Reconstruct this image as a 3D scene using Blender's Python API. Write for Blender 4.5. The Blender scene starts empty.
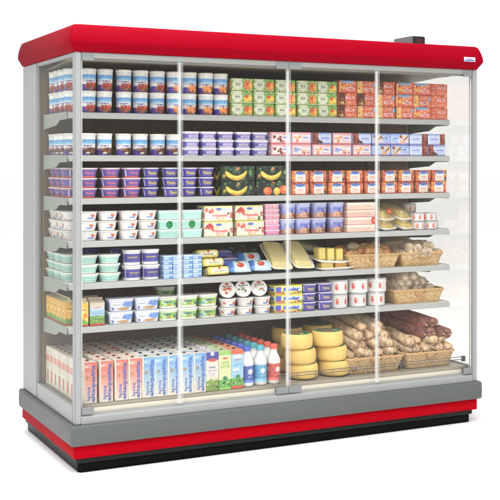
import bpy, math, random
import numpy as np
random.seed(7); np.random.seed(7)
R = math.radians
scene = bpy.context.scene
COL = scene.collection

# ------------------------------------------------------------------ camera, world, lamps, exposure
cam_d = bpy.data.cameras.new('camera'); cam = bpy.data.objects.new('camera', cam_d); COL.objects.link(cam)
cam.location = (-1.4836, -4.7919, 1.4281)
cam.rotation_euler = (R(90), 0, -R(26.3287))
cam_d.sensor_width = 36; cam_d.lens = 78.57; cam_d.shift_y = -0.1784
cam_d.clip_start = 0.1; cam_d.clip_end = 500
scene.camera = cam

world = bpy.data.worlds.new("World"); scene.world = world; world.use_nodes = True
bg = world.node_tree.nodes['Background']; bg.inputs[0].default_value = (1, 1, 1, 1); bg.inputs[1].default_value = 1.03

def area(name, loc, target, size, power, color=(1, 1, 1), sizey=None):
    d = bpy.data.lights.new(name, 'AREA'); d.shape = 'RECTANGLE'; d.size = size; d.size_y = sizey or size
    d.energy = power; d.color = color
    o = bpy.data.objects.new(name, d); COL.objects.link(o); o.location = loc
    from mathutils import Vector
    o.rotation_euler = (Vector(target) - Vector(loc)).to_track_quat('-Z', 'Y').to_euler()
    return o
area('softbox_front', (-1.0, -4.4, 3.2), (1.0, 0.2, 0.9), 2.6, 42, (1, .985, .96), 2.0)
area('softbox_overhead', (-0.2, -1.5, 5.2), (0.2, -1.0, 0), 4.2, 420)
area('softbox_left', (-4.2, -0.2, 3.4), (0, 0.4, 0.3), 2.4, 12)

scene.view_settings.view_transform = 'Standard'; scene.view_settings.look = 'None'
scene.view_settings.exposure = 0.0; scene.view_settings.gamma = 1.0
scene.cycles.max_bounces = 10; scene.cycles.transparent_max_bounces = 24
scene.cycles.caustics_reflective = False; scene.cycles.caustics_refractive = False
scene.cycles.use_denoising = True

W, D, H = 2.273, 0.913, 2.05
BACK = 0.62            # inner back wall
SH = 0.20              # shelf front setback
SHELF_Z = [1.658, 1.454, 1.249, 1.044, 0.844, 0.637]
DECK = 0.305

# ------------------------------------------------------------------ helpers
def lin(c):
    c = np.asarray(c, float) / 255.0
    return np.where(c <= 0.04045, c / 12.92, ((c + 0.055) / 1.055) ** 2.4)

def mat(name, rgb, rough=0.5, metal=0.0, bump=0.0, bscale=200, var=0.0, vscale=8, coat=0.0, spec=0.5):
    m = bpy.data.materials.new(name); m.use_nodes = True
    nt = m.node_tree; b = nt.nodes['Principled BSDF']
    c = lin(rgb)
    b.inputs['Base Color'].default_value = (*c, 1)
    b.inputs['Roughness'].default_value = rough; b.inputs['Metallic'].default_value = metal
    b.inputs['Specular IOR Level'].default_value = spec
    b.inputs['Coat Weight'].default_value = coat
    tc = nt.nodes.new('ShaderNodeTexCoord')
    if var:
        n = nt.nodes.new('ShaderNodeTexNoise'); n.inputs['Scale'].default_value = vscale; n.inputs['Detail'].default_value = 6
        nt.links.new(tc.outputs['Object'], n.inputs['Vector'])
        mx = nt.nodes.new('ShaderNodeMix'); mx.data_type = 'RGBA'
        mx.inputs['A'].default_value = (*(c * (1 - var)), 1); mx.inputs['B'].default_value = (*np.minimum(c * (1 + var), 1), 1)
        nt.links.new(n.outputs['Fac'], mx.inputs['Factor']); nt.links.new(mx.outputs['Result'], b.inputs['Base Color'])
    if bump:
        n2 = nt.nodes.new('ShaderNodeTexNoise'); n2.inputs['Scale'].default_value = bscale; n2.inputs['Detail'].default_value = 4
        nt.links.new(tc.outputs['Object'], n2.inputs['Vector'])
        bp = nt.nodes.new('ShaderNodeBump'); bp.inputs['Strength'].default_value = bump; bp.inputs['Distance'].default_value = 0.002
        nt.links.new(n2.outputs['Fac'], bp.inputs['Height']); nt.links.new(bp.outputs['Normal'], b.inputs['Normal'])
    return m

SAT = .94
def print_mat(name, rough, bump=0.15, bscale=60, sub=0.0, spec=.5):
    m = bpy.data.materials.new(name); m.use_nodes = True
    nt = m.node_tree; b = nt.nodes['Principled BSDF']
    a = nt.nodes.new('ShaderNodeAttribute'); a.attribute_name = 'print'
    oi = nt.nodes.new('ShaderNodeObjectInfo')
    mr = nt.nodes.new('ShaderNodeMapRange'); mr.inputs['To Min'].default_value = 0.78; mr.inputs['To Max'].default_value = 0.96
    nt.links.new(oi.outputs['Random'], mr.inputs['Value'])
    hs = nt.nodes.new('ShaderNodeHueSaturation'); hs.inputs['Saturation'].default_value = SAT; gm = nt.nodes.new('ShaderNodeGamma'); gm.inputs['Gamma'].default_value = 1.22; nt.links.new(mr.outputs['Result'], hs.inputs['Value'])
    nt.links.new(a.outputs['Color'], gm.inputs['Color']); nt.links.new(gm.outputs['Color'], hs.inputs['Color']); nt.links.new(hs.outputs['Color'], b.inputs['Base Color'])
    b.inputs['Roughness'].default_value = rough; b.inputs['Specular IOR Level'].default_value = spec
    tc = nt.nodes.new('ShaderNodeTexCoord'); n2 = nt.nodes.new('ShaderNodeTexNoise'); n2.inputs['Scale'].default_value = bscale
    nt.links.new(tc.outputs['Object'], n2.inputs['Vector'])
    bp = nt.nodes.new('ShaderNodeBump'); bp.inputs['Strength'].default_value = bump; bp.inputs['Distance'].default_value = 0.003
    nt.links.new(n2.outputs['Fac'], bp.inputs['Height']); nt.links.new(bp.outputs['Normal'], b.inputs['Normal'])
    return m

def glass_mat(name, tint, refl_lo, refl_hi, haze=0.0, rough=0.02):
    m = bpy.data.materials.new(name); m.use_nodes = True
    nt = m.node_tree; nt.nodes.remove(nt.nodes['Principled BSDF']); out = nt.nodes['Material Output']
    t = nt.nodes.new('ShaderNodeBsdfTransparent'); t.inputs[0].default_value = (*tint, 1)
    g = nt.nodes.new('ShaderNodeBsdfGlossy'); g.inputs['Roughness'].default_value = rough; g.inputs[0].default_value = (1, 1, 1, 1)
    lw = nt.nodes.new('ShaderNodeLayerWeight'); lw.inputs['Blend'].default_value = 0.35
    mr = nt.nodes.new('ShaderNodeMapRange'); mr.inputs['To Min'].default_value = refl_lo; mr.inputs['To Max'].default_value = refl_hi
    nt.links.new(lw.outputs['Fresnel'], mr.inputs['Value'])
    mx = nt.nodes.new('ShaderNodeMixShader'); nt.links.new(mr.outputs['Result'], mx.inputs[0])
    nt.links.new(t.outputs[0], mx.inputs[1]); nt.links.new(g.outputs[0], mx.inputs[2])
    last = mx
    if haze:
        df = nt.nodes.new('ShaderNodeBsdfDiffuse'); df.inputs[0].default_value = (.95, .95, .93, 1)
        m2 = nt.nodes.new('ShaderNodeMixShader'); m2.inputs[0].default_value = haze
        nt.links.new(mx.outputs[0], m2.inputs[1]); nt.links.new(df.outputs[0], m2.inputs[2]); last = m2
    nt.links.new(last.outputs[0], out.inputs['Surface'])
    return m

M = {}
M['floor'] = mat('studio_white', (250, 250, 250), .7, var=.01)
M['red'] = mat('red_lacquer', (138, 0, 22), .6, bump=.05, bscale=30, spec=.04)
M['red_band'] = mat('red_band', (164, 0, 18), .6, bump=.05, bscale=30, spec=.04)
M['post'] = mat('satin_aluminium', (141, 143, 142), .45, bump=.05, bscale=400, var=.04)
M['rail'] = mat('rail_grey', (138, 138, 134), .45, var=.04)
M['bumper'] = mat('grey_bumper', (84, 87, 85), .5, spec=.3, bump=.1, bscale=500, var=.05, vscale=3)
M['bumper_dk'] = mat('dark_grey_plinth', (30, 31, 32), .45, spec=.12, var=.05)
M['black'] = mat('black_plinth', (4, 4, 5), .35, bump=.1, spec=.08)
M['inner'] = mat('inner_back_sheet', (112, 91, 64), .55, bump=.1, var=.08)
M['inner_top'] = mat('inner_ceiling_sheet', (140, 128, 108), .5, var=.06)
M['shelf'] = mat('shelf_enamel', (196, 196, 192), .4, bump=.05, var=.03)
M['shelf_edge'] = mat('shelf_price_rail', (166, 167, 165), .4, bump=.05, var=.03)
M['bracket'] = mat('bracket_grey', (150, 152, 146), .45, var=.04)
M['deck'] = mat('deck_enamel_shaded', (150, 142, 128), .45, var=.03); M['lip'] = mat('cream_lip', (214, 208, 192), .45, var=.02)  # deck colour darkened to carry the band of shade behind the lip
M['clamp'] = mat('clamp_metal', (122, 124, 124), .5, metal=.1, bump=.2, bscale=700)
M['wire'] = mat('grey_wire', (110, 110, 110), .35, metal=.6)
M['glass'] = glass_mat('door_glass', (.988, .987, .98), .006, .12)
M['side_glass'] = glass_mat('side_glass', (.93, .94, .925), .008, .09)
M['side_glass_right'] = glass_mat('side_glass_far', (.999, .993, .978), .012, .16)
M['seal'] = glass_mat('glow_haze', (.98, .98, .98), .02, .12, haze=.07)  # faint white haze standing in for the glow beside the door joints
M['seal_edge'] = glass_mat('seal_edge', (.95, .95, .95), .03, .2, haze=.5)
M['joint'] = mat('joint_grey', (120, 120, 118), .5)
M['card'] = print_mat('printed_card', .5)
M['plastic'] = print_mat('printed_plastic', .3)
M['film'] = print_mat('printed_film', .18, bump=.5, bscale=45)
M['food'] = print_mat('food_surface', .6, bump=.7, bscale=90)
M['lid_white'] = mat('white_lid_plastic', (238, 236, 230), .35, bump=.1)
M['tray'] = mat('white_foam_tray', (240, 238, 232), .5, bump=.1)
M['cling'] = glass_mat('cling_film', (.98, .98, .97), .04, .3, haze=.03, rough=.12)

# canvas -------------------------------------------------------------
_tcache = {}
def glyph_tris(s, bold):
    k = (s, bold)
    if k in _tcache: return _tcache[k]
    cu = bpy.data.curves.new('t', 'FONT'); cu.body = s; cu.align_x = 'CENTER'; cu.align_y = 'CENTER'; cu.offset = 0.02 * bold
    cu.resolution_u = 3
    ob = bpy.data.objects.new('t', cu); COL.objects.link(ob)
    dg = bpy.context.evaluated_depsgraph_get(); me = bpy.data.meshes.new_from_object(ob.evaluated_get(dg))
    me.calc_loop_triangles()
    v = np.array([p.co[:2] for p in me.vertices]); t = np.array([list(x.vertices) for x in me.loop_triangles])
    bpy.data.objects.remove(ob); bpy.data.curves.remove(cu); bpy.data.meshes.remove(me)
    mn, mx_ = v.min(0), v.max(0); v = (v - (mn + mx_) / 2)
    size = mx_ - mn
    _tcache[k] = (v[t], size)
    return _tcache[k]

class Cv:
    """a little printing canvas: 0..1 coordinates, x right, y up; size in metres sets the aspect"""
    def __init__(s, w, h, base, res=0.0016):
        s.w, s.h = w, h
        s.nx = max(6, int(w / res)); s.ny = max(6, int(h / res))
        s.a = np.ones((s.ny, s.nx, 3)) * np.array(base, float)
        s.X, s.Y = np.meshgrid((np.arange(s.nx) + .5) / s.nx * w, (np.arange(s.ny) + .5) / s.ny * h)
        s.px = w / s.nx
    def put(s, m, c):
        m = np.clip(m, 0, 1)[..., None]; s.a = s.a * (1 - m) + np.array(c, float) * m; return s
    def rect(s, x0, y0, x1, y1, c, r=0, a=1):
        cx, cy = (x0 + x1) / 2 * s.w, (y0 + y1) / 2 * s.h; hx, hy = (x1 - x0) / 2 * s.w, (y1 - y0) / 2 * s.h
        r = r * min(hx, hy)
        qx = np.abs(s.X - cx) - hx + r; qy = np.abs(s.Y - cy) - hy + r
        d = np.hypot(np.maximum(qx, 0), np.maximum(qy, 0)) + np.minimum(np.maximum(qx, qy), 0) - r
        return s.put((.5 - d / s.px) * a if a == 1 else np.clip(.5 - d / s.px, 0, 1) * a, c)
    def ell(s, cx, cy, rx, ry, c, rot=0, a=1):
        """radii as a share of the canvas height"""
        dx, dy = s.X - cx * s.w, s.Y - cy * s.h; C, S = math.cos(rot), math.sin(rot)
        u, v = dx * C + dy * S, -dx * S + dy * C
        rx, ry = rx * s.h, ry * s.h
        k = np.sqrt((u / rx) ** 2 + (v / ry) ** 2); d = (k - 1) * min(rx, ry)
        return s.put(np.clip(.5 - d / s.px, 0, 1) * a, c)
    def arc(s, cx, cy, rad, wd, a0, a1, c):
        dx, dy = s.X - cx * s.w, s.Y - cy * s.h; ang = np.arctan2(dy, dx); rr = np.hypot(dx, dy)
        t = np.clip((ang - a0) / (a1 - a0), 0, 1); ww = wd * s.h * np.sqrt(np.clip(4 * t * (1 - t), 0, 1))
        return s.put(np.clip(.5 - (np.abs(rr - rad * s.h) - ww) / s.px, 0, 1) * ((ang > a0) & (ang < a1)), c)
    def text(s, st, cx, cy, hgt, c, rot=0, bold=1, wid=None):
        tri, size = glyph_tris(st, bold)
        sc = hgt * s.h / size[1]; sx = sc if wid is None else wid * (s.w if rot == 0 else s.h) / size[0]
        t = tri * np.array([sx, sc]); C, S = math.cos(rot), math.sin(rot)
        t = np.stack([t[..., 0] * C - t[..., 1] * S, t[..., 0] * S + t[..., 1] * C], -1) + np.array([cx * s.w, cy * s.h])
        m = np.zeros((s.ny, s.nx)); px, py = s.w / s.nx, s.h / s.ny; K = 3
        for (a, b, d) in t:
            lo = np.minimum(np.minimum(a, b), d); hi = np.maximum(np.maximum(a, b), d)
            i0, i1 = max(0, int(lo[0] / px)), min(s.nx, int(hi[0] / px) + 1); j0, j1 = max(0, int(lo[1] / py)), min(s.ny, int(hi[1] / py) + 1)
            if i1 <= i0 or j1 <= j0: continue
            xs = (np.arange(i0 * K, i1 * K) + .5) / K * px; ys = (np.arange(j0 * K, j1 * K) + .5) / K * py
            X, Y = np.meshgrid(xs, ys)
            e = lambda p, q: (q[0] - p[0]) * (Y - p[1]) - (q[1] - p[1]) * (X - p[0])
            e1, e2, e3 = e(a, b), e(b, d), e(d, a)
            ins = ((e1 >= 0) & (e2 >= 0) & (e3 >= 0)) | ((e1 <= 0) & (e2 <= 0) & (e3 <= 0))
            m[j0:j1, i0:i1] += ins.reshape(j1 - j0, K, i1 - i0, K).mean((1, 3))
        return s.put(np.clip(m, 0, 1), c)
    def lines(s, x0, x1, ys, th, c, seed=1, a=.7):
        rg = random.Random(seed)
        for y in ys:
            x = x0
            while x < x1:
                w = rg.uniform(.03, .08); s.rect(x, y - th / 2, min(x + w, x1), y + th / 2, c, a=a); x += w + .02
        return s
    def blobs(s, n, x0, x1, y0, y1, rr, cols, seed=1):
        rg = random.Random(seed)
        for i in range(n):
            r = rr * rg.uniform(.6, 1.2)
            s.ell(rg.uniform(x0, x1), rg.uniform(y0, y1), r, r * rg.uniform(.6, 1), rg.choice(cols), rg.uniform(0, 3))
        return s
    def speckle(s, amp, seed=0):
        s.a = np.clip(s.a + np.random.RandomState(seed).normal(0, amp, (s.ny, s.nx, 1)), 0, 255); return s
    def sample(s, u, v):
        x = np.clip(u * s.nx - .5, 0, s.nx - 1.001); y = np.clip(v * s.ny - .5, 0, s.ny - 1.001)
        i, j = x.astype(int), y.astype(int); fx, fy = (x - i)[..., None], (y - j)[..., None]
        i1, j1 = np.minimum(i + 1, s.nx - 1), np.minimum(j + 1, s.ny - 1)
        A = s.a
        return (A[j, i] * (1 - fx) + A[j, i1] * fx) * (1 - fy) + (A[j1, i] * (1 - fx) + A[j1, i1] * fx) * fy

def mean_white(c):
    return c.a.mean() > 190

def wrapped(front, per, fw, base, side=None, sw=0):
    """paste the front canvas in the middle of the wrap, the side one left and right of it"""
    c = Cv(per, front.h, base)
    U = c.X / per
    def paste(src, u0, u1):
        m = (U >= u0) & (U <= u1)
        col = src.sample(np.clip((U - u0) / (u1 - u0), 0, 1), c.Y / c.h)
        c.a[m] = col[m]
    if side is not None:
        paste(side, .5 - (fw / 2 + sw) / per, .5 - fw / 2 / per); paste(side, .5 + fw / 2 / per, .5 + (fw / 2 + sw) / per)
    paste(front, .5 - fw / 2 / per, .5 + fw / 2 / per)
    low = np.random.RandomState(len(_tcache) + int(per * 1e4)).normal(0, 3 if mean_white(front) else 6, (c.ny // 3 + 2, c.nx // 3 + 2, 1))
    c.a = np.clip(c.a + np.repeat(np.repeat(low, 3, 0), 3, 1)[:c.ny, :c.nx], 0, 255)
    return c.speckle(3)

def ring(hx, hy, r, n):
    r = max(min(r, hx, hy), 1e-5)
    ax, ay = hx - r, hy - r; q = math.pi / 2 * r
    segs = [ax, q, 2 * ay, q, 2 * ax, q, 2 * ay, q, ax]; tot = sum(segs); cum = np.cumsum([0] + segs)
    s = np.arange(n) / n * tot; P = np.zeros((n, 2))
    for k in range(9):
        m = (s >= cum[k]) & (s < cum[k + 1]) if k < 8 else (s >= cum[k])
        t = s[m] - cum[k]
        if k == 0: P[m] = np.stack([-t, np.full_like(t, hy)], -1)
        elif k == 1: a = math.pi / 2 + t / r; P[m] = np.stack([-ax + r * np.cos(a), ay + r * np.sin(a)], -1)
        elif k == 2: P[m] = np.stack([np.full_like(t, -hx), ay - t], -1)
        elif k == 3: a = math.pi + t / r; P[m] = np.stack([-ax + r * np.cos(a), -ay + r * np.sin(a)], -1)
        elif k == 4: P[m] = np.stack([-ax + t, np.full_like(t, -hy)], -1)
        elif k == 5: a = -math.pi / 2 + t / r; P[m] = np.stack([ax + r * np.cos(a), -ay + r * np.sin(a)], -1)
        elif k == 6: P[m] = np.stack([np.full_like(t, hx), -ay + t], -1)
        elif k == 7: a = t / r; P[m] = np.stack([ax + r * np.cos(a), ay + r * np.sin(a)], -1)
        else: P[m] = np.stack([ax - t, np.full_like(t, hy)], -1)
    return P

def mk(name, V, F, colors=None, mat_=None, smooth=True):
    me = bpy.data.meshes.new(name); me.from_pydata([tuple(map(float, v)) for v in V], [], F); me.update()
    if smooth: me.polygons.foreach_set('use_smooth', [True] * len(me.polygons))
    if colors is not None:
        at = me.color_attributes.new('print', 'FLOAT_COLOR', 'POINT')
        c = np.ones((len(V), 4)); c[:, :3] = lin(colors); at.data.foreach_set('color', c.ravel())
    if mat_ is not None: me.materials.append(mat_)
    return me

class MB:
    """collects geometry for one mesh"""
    def __init__(s): s.V = []; s.F = []; s.C = []; s.n = 0
    def add(s, V, F, C=None):
        V = np.asarray(V, float); s.V.append(V); s.F += [tuple(i + s.n for i in f) for f in F]
        s.C.append(np.ones((len(V), 3)) * np.array((200, 200, 200) if C is None else C, float)); s.n += len(V); return s
    def box(s, a, b, C=None, bev=0.0):
        (x0, y0, z0), (x1, y1, z1) = a, b
        if bev <= 0:
            V = [(x, y, z) for z in (z0, z1) for y in (y0, y1) for x in (x0, x1)]
            return s.add(V, [(0, 2, 3, 1), (4, 5, 7, 6), (0, 1, 5, 4), (2, 6, 7, 3), (0, 4, 6, 2), (1, 3, 7, 5)], C)
        import bmesh
        bm = bmesh.new(); bmesh.ops.create_cube(bm, size=1)
        for v in bm.verts: v.co = ((x0 + x1) / 2 + v.co.x * (x1 - x0), (y0 + y1) / 2 + v.co.y * (y1 - y0), (z0 + z1) / 2 + v.co.z * (z1 - z0))
        bmesh.ops.bevel(bm, geom=bm.edges[:], offset=bev, segments=2, affect='EDGES')
        bm.verts.index_update(); V = [tuple(v.co) for v in bm.verts]; F = [tuple(v.index for v in f.verts) for f in bm.faces]; bm.free()
        return s.add(V, F, C)
    def tube(s, pts, r, n=8, C=None):
        pts = [np.array(p, float) for p in pts]; V = []; F = []
        for i, p in enumerate(pts):
            d = pts[min(i + 1, len(pts) - 1)] - pts[max(i - 1, 0)]; d /= np.linalg.norm(d)
            a = np.cross(d, (0, 0, 1.)) if abs(d[2]) < .9 else np.cross(d, (1., 0, 0)); a /= np.linalg.norm(a); b = np.cross(d, a)
            rr = r[i] if hasattr(r, '__len__') else r
            for k in range(n):
                t = 2 * math.pi * k / n; V.append(p + rr * (a * math.cos(t) + b * math.sin(t)))
        for i in range(len(pts) - 1):
            for k in range(n): F.append((i * n + k, i * n + (k + 1) % n, (i + 1) * n + (k + 1) % n, (i + 1) * n + k))
        F.append(tuple(range(n))[::-1]); F.append(tuple((len(pts) - 1) * n + k for k in range(n)))
        return s.add(V, F, C)
    def loft(s, prof, n, canvas=None, C=None, top=None, cap=True, bottom=True, ncap=8, disp=None):
        """prof rows: z, hx, hy, r[, t]; canvas is sampled by (way round, t)"""
        V = []; Cc = []; z0, z1 = prof[0][0], prof[-1][0]
        u = np.arange(n) / n
        for row in prof:
            z, hx, hy, r = row[:4]; t = row[4] if len(row) > 4 else (z - z0) / max(z1 - z0, 1e-6)
            P = ring(hx, hy, r, n)
            if disp is not None:
                dd = disp(u, t); L = np.linalg.norm(P, axis=1, keepdims=True); P = P * (1 + dd[:, None] / L)
            V.append(np.concatenate([P, np.full((n, 1), z)], 1))
            Cc.append(canvas.sample(u, np.full(n, t)) if canvas is not None else np.ones((n, 3)) * np.array(C if C is not None else (200, 200, 200), float))
        F = []; m = len(prof)
        for j in range(m - 1):
            for i in range(n): F.append((j * n + i, j * n + (i + 1) % n, (j + 1) * n + (i + 1) % n, (j + 1) * n + i))
        s.add(np.concatenate(V), F, np.concatenate(Cc))
        if bottom: s.add(V[0], [tuple(range(n))[::-1]], Cc[0].mean(0))
        if cap:
            z, hx, hy, r = prof[-1][:4]
            if top is None or not isinstance(top, Cv):
                s.add(V[-1], [tuple(range(n))], top if top is not None else Cc[-1].mean(0))
            else:
                VV = []; CC = []; FF = []
                for k in range(ncap):
                    f = 1 - k / ncap; P = V[-1][:, :2] * f
                    VV.append(np.concatenate([P, np.full((n, 1), z)], 1)); CC.append(top.sample(P[:, 0] / (2 * hx) + .5, P[:, 1] / (2 * hy) + .5))
                VV.append(np.array([[0, 0, z]])); CC.append(top.sample(np.array([.5]), np.array([.5])))
                for k in range(ncap - 1):
                    for i in range(n): FF.append((k * n + i, k * n + (i + 1) % n, (k + 1) * n + (i + 1) % n, (k + 1) * n + i))
                for i in range(n): FF.append(((ncap - 1) * n + i, (ncap - 1) * n + (i + 1) % n, ncap * n))
                s.add(np.concatenate(VV), FF, np.concatenate(CC))
        return s
    def xform(s, fn):
        s.V = [np.array([fn(v) for v in b]) for b in s.V]; return s
    def mesh(s, name, m, smooth=False):
        return mk(name, np.concatenate(s.V), s.F, np.concatenate(s.C), m, smooth)
    def obj(s, name, m, parent=None, smooth=False):
        return link(name, s.mesh(name, m, smooth), parent)

def link(name, data, parent=None):
    o = bpy.data.objects.new(name, data); COL.objects.link(o)
    if parent is not None: o.parent = parent
    return o

ORD = ['first', 'second', 'third', 'fourth', 'fifth', 'sixth', 'seventh', 'eighth', 'ninth', 'tenth', 'eleventh', 'twelfth']
LABELS = {}
def tag(o, label, cat, group=None):
    n = len(label.replace(',', ' ').split())
    if not 4 <= n <= 16: print('BAD LENGTH', n, label)
    if label in LABELS: print('DUPLICATE LABEL', label)
    LABELS[label] = 1
    o['label'] = label; o['category'] = cat
    if group: o['group'] = group
    return o

_used = set()
def dup(root):
    """first call hands out the object itself, later calls a copy with copies of its parts"""
    if root.name not in _used: _used.add(root.name); return root
    r = root.copy(); COL.objects.link(r)
    for ch in root.children:
        c = ch.copy(); COL.objects.link(c); c.parent = r
        for g in ch.children:
            d = g.copy(); COL.objects.link(d); d.parent = c
    return r

# ------------------------------------------------------------------ the setting
fl = MB(); fl.add([(-60, -60, 0), (60, -60, 0), (60, 90, 0), (-60, 90, 0)], [(0, 1, 2, 3)])
f = fl.obj('studio_floor', M['floor']); f['kind'] = 'structure'

# ------------------------------------------------------------------ the cabinet
cab = bpy.data.objects.new('refrigerated_display_cabinet', None); COL.objects.link(cab); cab.location = (0, 0, 0)
tag(cab, 'tall grey glass-fronted refrigerated shop cabinet with red canopy and red base stripe', 'display fridge')

def skirt(name, m, prof, r, back=D, n=40, smooth=True):
    """prof: (z, overhang) on left, front and right; the back stays flush. Closed ring with rounded front corners."""
    mb = MB(); V = []; F = []
    rings = []
    for z, o in prof:
        pts = []; x0, x1, y0 = -o, W + o, -o
        pts.append((x0, back))
        for k in range(9):
            a = math.pi + k / 8 * math.pi / 2; pts.append((x0 + r + r * math.cos(a), y0 + r + r * math.sin(a)))
        for k in range(9):
            a = 1.5 * math.pi + k / 8 * math.pi / 2; pts.append((x1 - r + r * math.cos(a), y0 + r + r * math.sin(a)))
        pts.append((x1, back)); rings.append([(x, y, z) for x, y in pts])
    n = len(rings[0])
    for rg in rings: V += rg
    for j in range(len(rings) - 1):
        for i in range(n): F.append((j * n + i, j * n + (i + 1) % n, (j + 1) * n + (i + 1) % n, (j + 1) * n + i))
    mb.add(V, F)
    mb.add(rings[0], [tuple(range(n))[::-1]]); mb.add(rings[-1], [tuple(range(n))])
    return mb.obj(name, m, cab, smooth)

# canopy: straight, bulging lower down, tucked in at the foot
skirt('canopy', M['red'], [(1.925, .002), (1.927, .004), (1.961, .0255), (1.966, .0275), (1.973, .0275), (1.99, .0255), (2.01, .0205), (2.03, .0135), (2.044, .0065), (2.05, -.002)], .018)
skirt('bumper', M['bumper'], [(.131, .012), (.1335, .018), (.139, .0215), (.175, .0225), (.216, .0215), (.2225, .018), (.2255, .012)], .016)
skirt('red_band', M['red_band'], [(.0715, .0), (.073, .003), (.1285, .003), (.1305, .001)], .016)
skirt('plinth_trim', M['bumper_dk'], [(.046, -.016), (.048, -.0145), (.068, -.0145), (.071, -.016)], .02)
skirt('plinth', M['black'], [(.001, -.0275), (.004, -.026), (.044, -.026), (.0455, -.027)], .02)

# base tray behind the sill, and the sill itself
mb = MB(); mb.box((.006, .03, .226), (W - .006, D - .01, .262), bev=.002); mb.obj('base_tray', M['rail'], cab)
mb = MB()
prof = [(.002, .2262), (.002, .256), (.006, .262), (.03, .268), (.044, .268), (.044, .2262)]
V = [(x, y, z) for x in (.031, W - .031) for y, z in prof]; n = len(prof)
mb.add(V, [tuple(range(n)), tuple(range(n, 2 * n))[::-1]] + [((i + 1) % n, i, n + i, n + (i + 1) % n) for i in range(n)]); mb.obj('door_sill', M['post'], cab)
# deck
mb = MB(); mb.box((.032, .060, .2625), (W - .032, BACK, DECK - .003)); dk = mb.obj('deck', M['deck'], cab)
mb = MB(); mb.box((.032, .0455, .2625), (W - .032, .0595, .286), bev=.003); mb.obj('front_lip', M['lip'], dk)

# corner posts
for x0 in (0.0, W - .031):
    mb = MB(); mb.box((x0, 0, .2262), (x0 + .031, .036, 1.9245), bev=.004); mb.box((x0 + .008, .0365, .2262), (x0 + .023, .042, 1.9245))
    mb.obj('corner_post', M['post'], cab)
# top rail behind the canopy lip and over the doors
mb = MB(); mb.box((.032, .004, 1.898), (W - .032, .034, 1.9245), bev=.002); mb.box((.032, .0345, 1.893), (W - .032, .075, 1.9235), bev=.002); mb.obj('top_rail', M['rail'], cab)
# ceiling sheet inside
mb = MB(); V = [(.032, .076, 1.922), (W - .032, .076, 1.922), (W - .032, .25, 1.905), (.032, .25, 1.905), (W - .032, BACK, 1.885), (.032, BACK, 1.885)]
mb.add(V, [(0, 1, 2, 3), (3, 2, 4, 5)])
mb.add([(v[0], v[1], 1.9242) for v in V], [(3, 2, 1, 0), (5, 4, 2, 3)]); mb.obj('ceiling_sheet', M['inner_top'], cab)
# back housing (evaporator and rear wall)
mb = MB(); mb.box((0, .648, .2262), (W, D, 1.9245), bev=.004); mb.obj('back_housing', M['post'], cab)
# inner back sheet with upright channels
mb = MB(); mb.box((.0225, BACK, .307), (W - .0225, BACK + .02, 1.8845)); mb.box((.0325, BACK, .262), (W - .0325, BACK + .019, .3065))
bk = mb.obj('back_sheet', M['inner'], cab)
mb = MB(); 
for k in range(1, 8):
    x = .032 + (W - .064) * k / 8; mb.box((x - .012, BACK - .006, .31), (x + .012, BACK - .0005, 1.87))
mb.obj('slotted_upright', M['inner'], cab)

# side panels: frame and glass
for side in (0, 1):
    xo = 0.0 if side == 0 else W - .022; xi = xo + .022
    mb = MB(); mb.box((xo + .002, .0425, .2262), (xi, .6475, .306), bev=.002); mb.box((xo + .004, .0425, 1.905), (xi - .001, .6475, 1.9245), bev=.002)
    mb.box((xo + .003, .634, .3065), (xi - .002, .6475, 1.9045), bev=.002)
    fr = mb.obj('side_frame', M['post'], cab)
    for k, xg in enumerate((xo + .008,)):
        mb = MB(); mb.box((xg, .0428, .3068), (xg + .004, .6338, 1.9048)); mb.obj('side_glass', M['side_glass'] if side == 0 else M['side_glass_right'], fr)

# glass doors
DX = [.0335, .5205, 1.104, 1.63, W - .0335]
for i in range(4):
    x0, x1 = DX[i] + .0018, DX[i + 1] - .0018
    mb = MB(); mb.box((x0 + .0045, .010, .272), (x1 - .0045, .016, 1.912)); dr = mb.obj('glass_door', M['glass'], cab)
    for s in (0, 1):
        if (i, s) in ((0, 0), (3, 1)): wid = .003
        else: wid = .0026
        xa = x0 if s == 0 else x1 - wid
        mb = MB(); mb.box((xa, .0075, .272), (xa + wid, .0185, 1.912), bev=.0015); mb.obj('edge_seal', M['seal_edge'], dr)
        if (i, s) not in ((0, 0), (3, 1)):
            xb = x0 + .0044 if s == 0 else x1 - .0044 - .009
            mb = MB(); mb.box((xb, .0062, .273), (xb + .009, .0094, 1.911)); mb.obj('glow_strip', M['seal'], dr)  # hazy strip added to give the soft glow along the joint
    hx = (x0 - .001, x0 + .057) if i in (0, 2) else (x1 - .057 if i == 3 else x1 - .068, x1 + .001)
    if i == 2: hx = (x0 - .001, x0 + .072)
    for z0, z1 in ((1.8855, 1.9195), (.2695, .3035)):
        mb = MB(); mb.box((hx[0], .0015, z0), (hx[1], .0058, z1), bev=.0012); mb.box((hx[0] + .004, .019, z0 + .004), (hx[1] - .004, .0245, z1 - .004), bev=.0012)
        cl = mb.obj('hinge_clamp', M['clamp'], dr)

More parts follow.
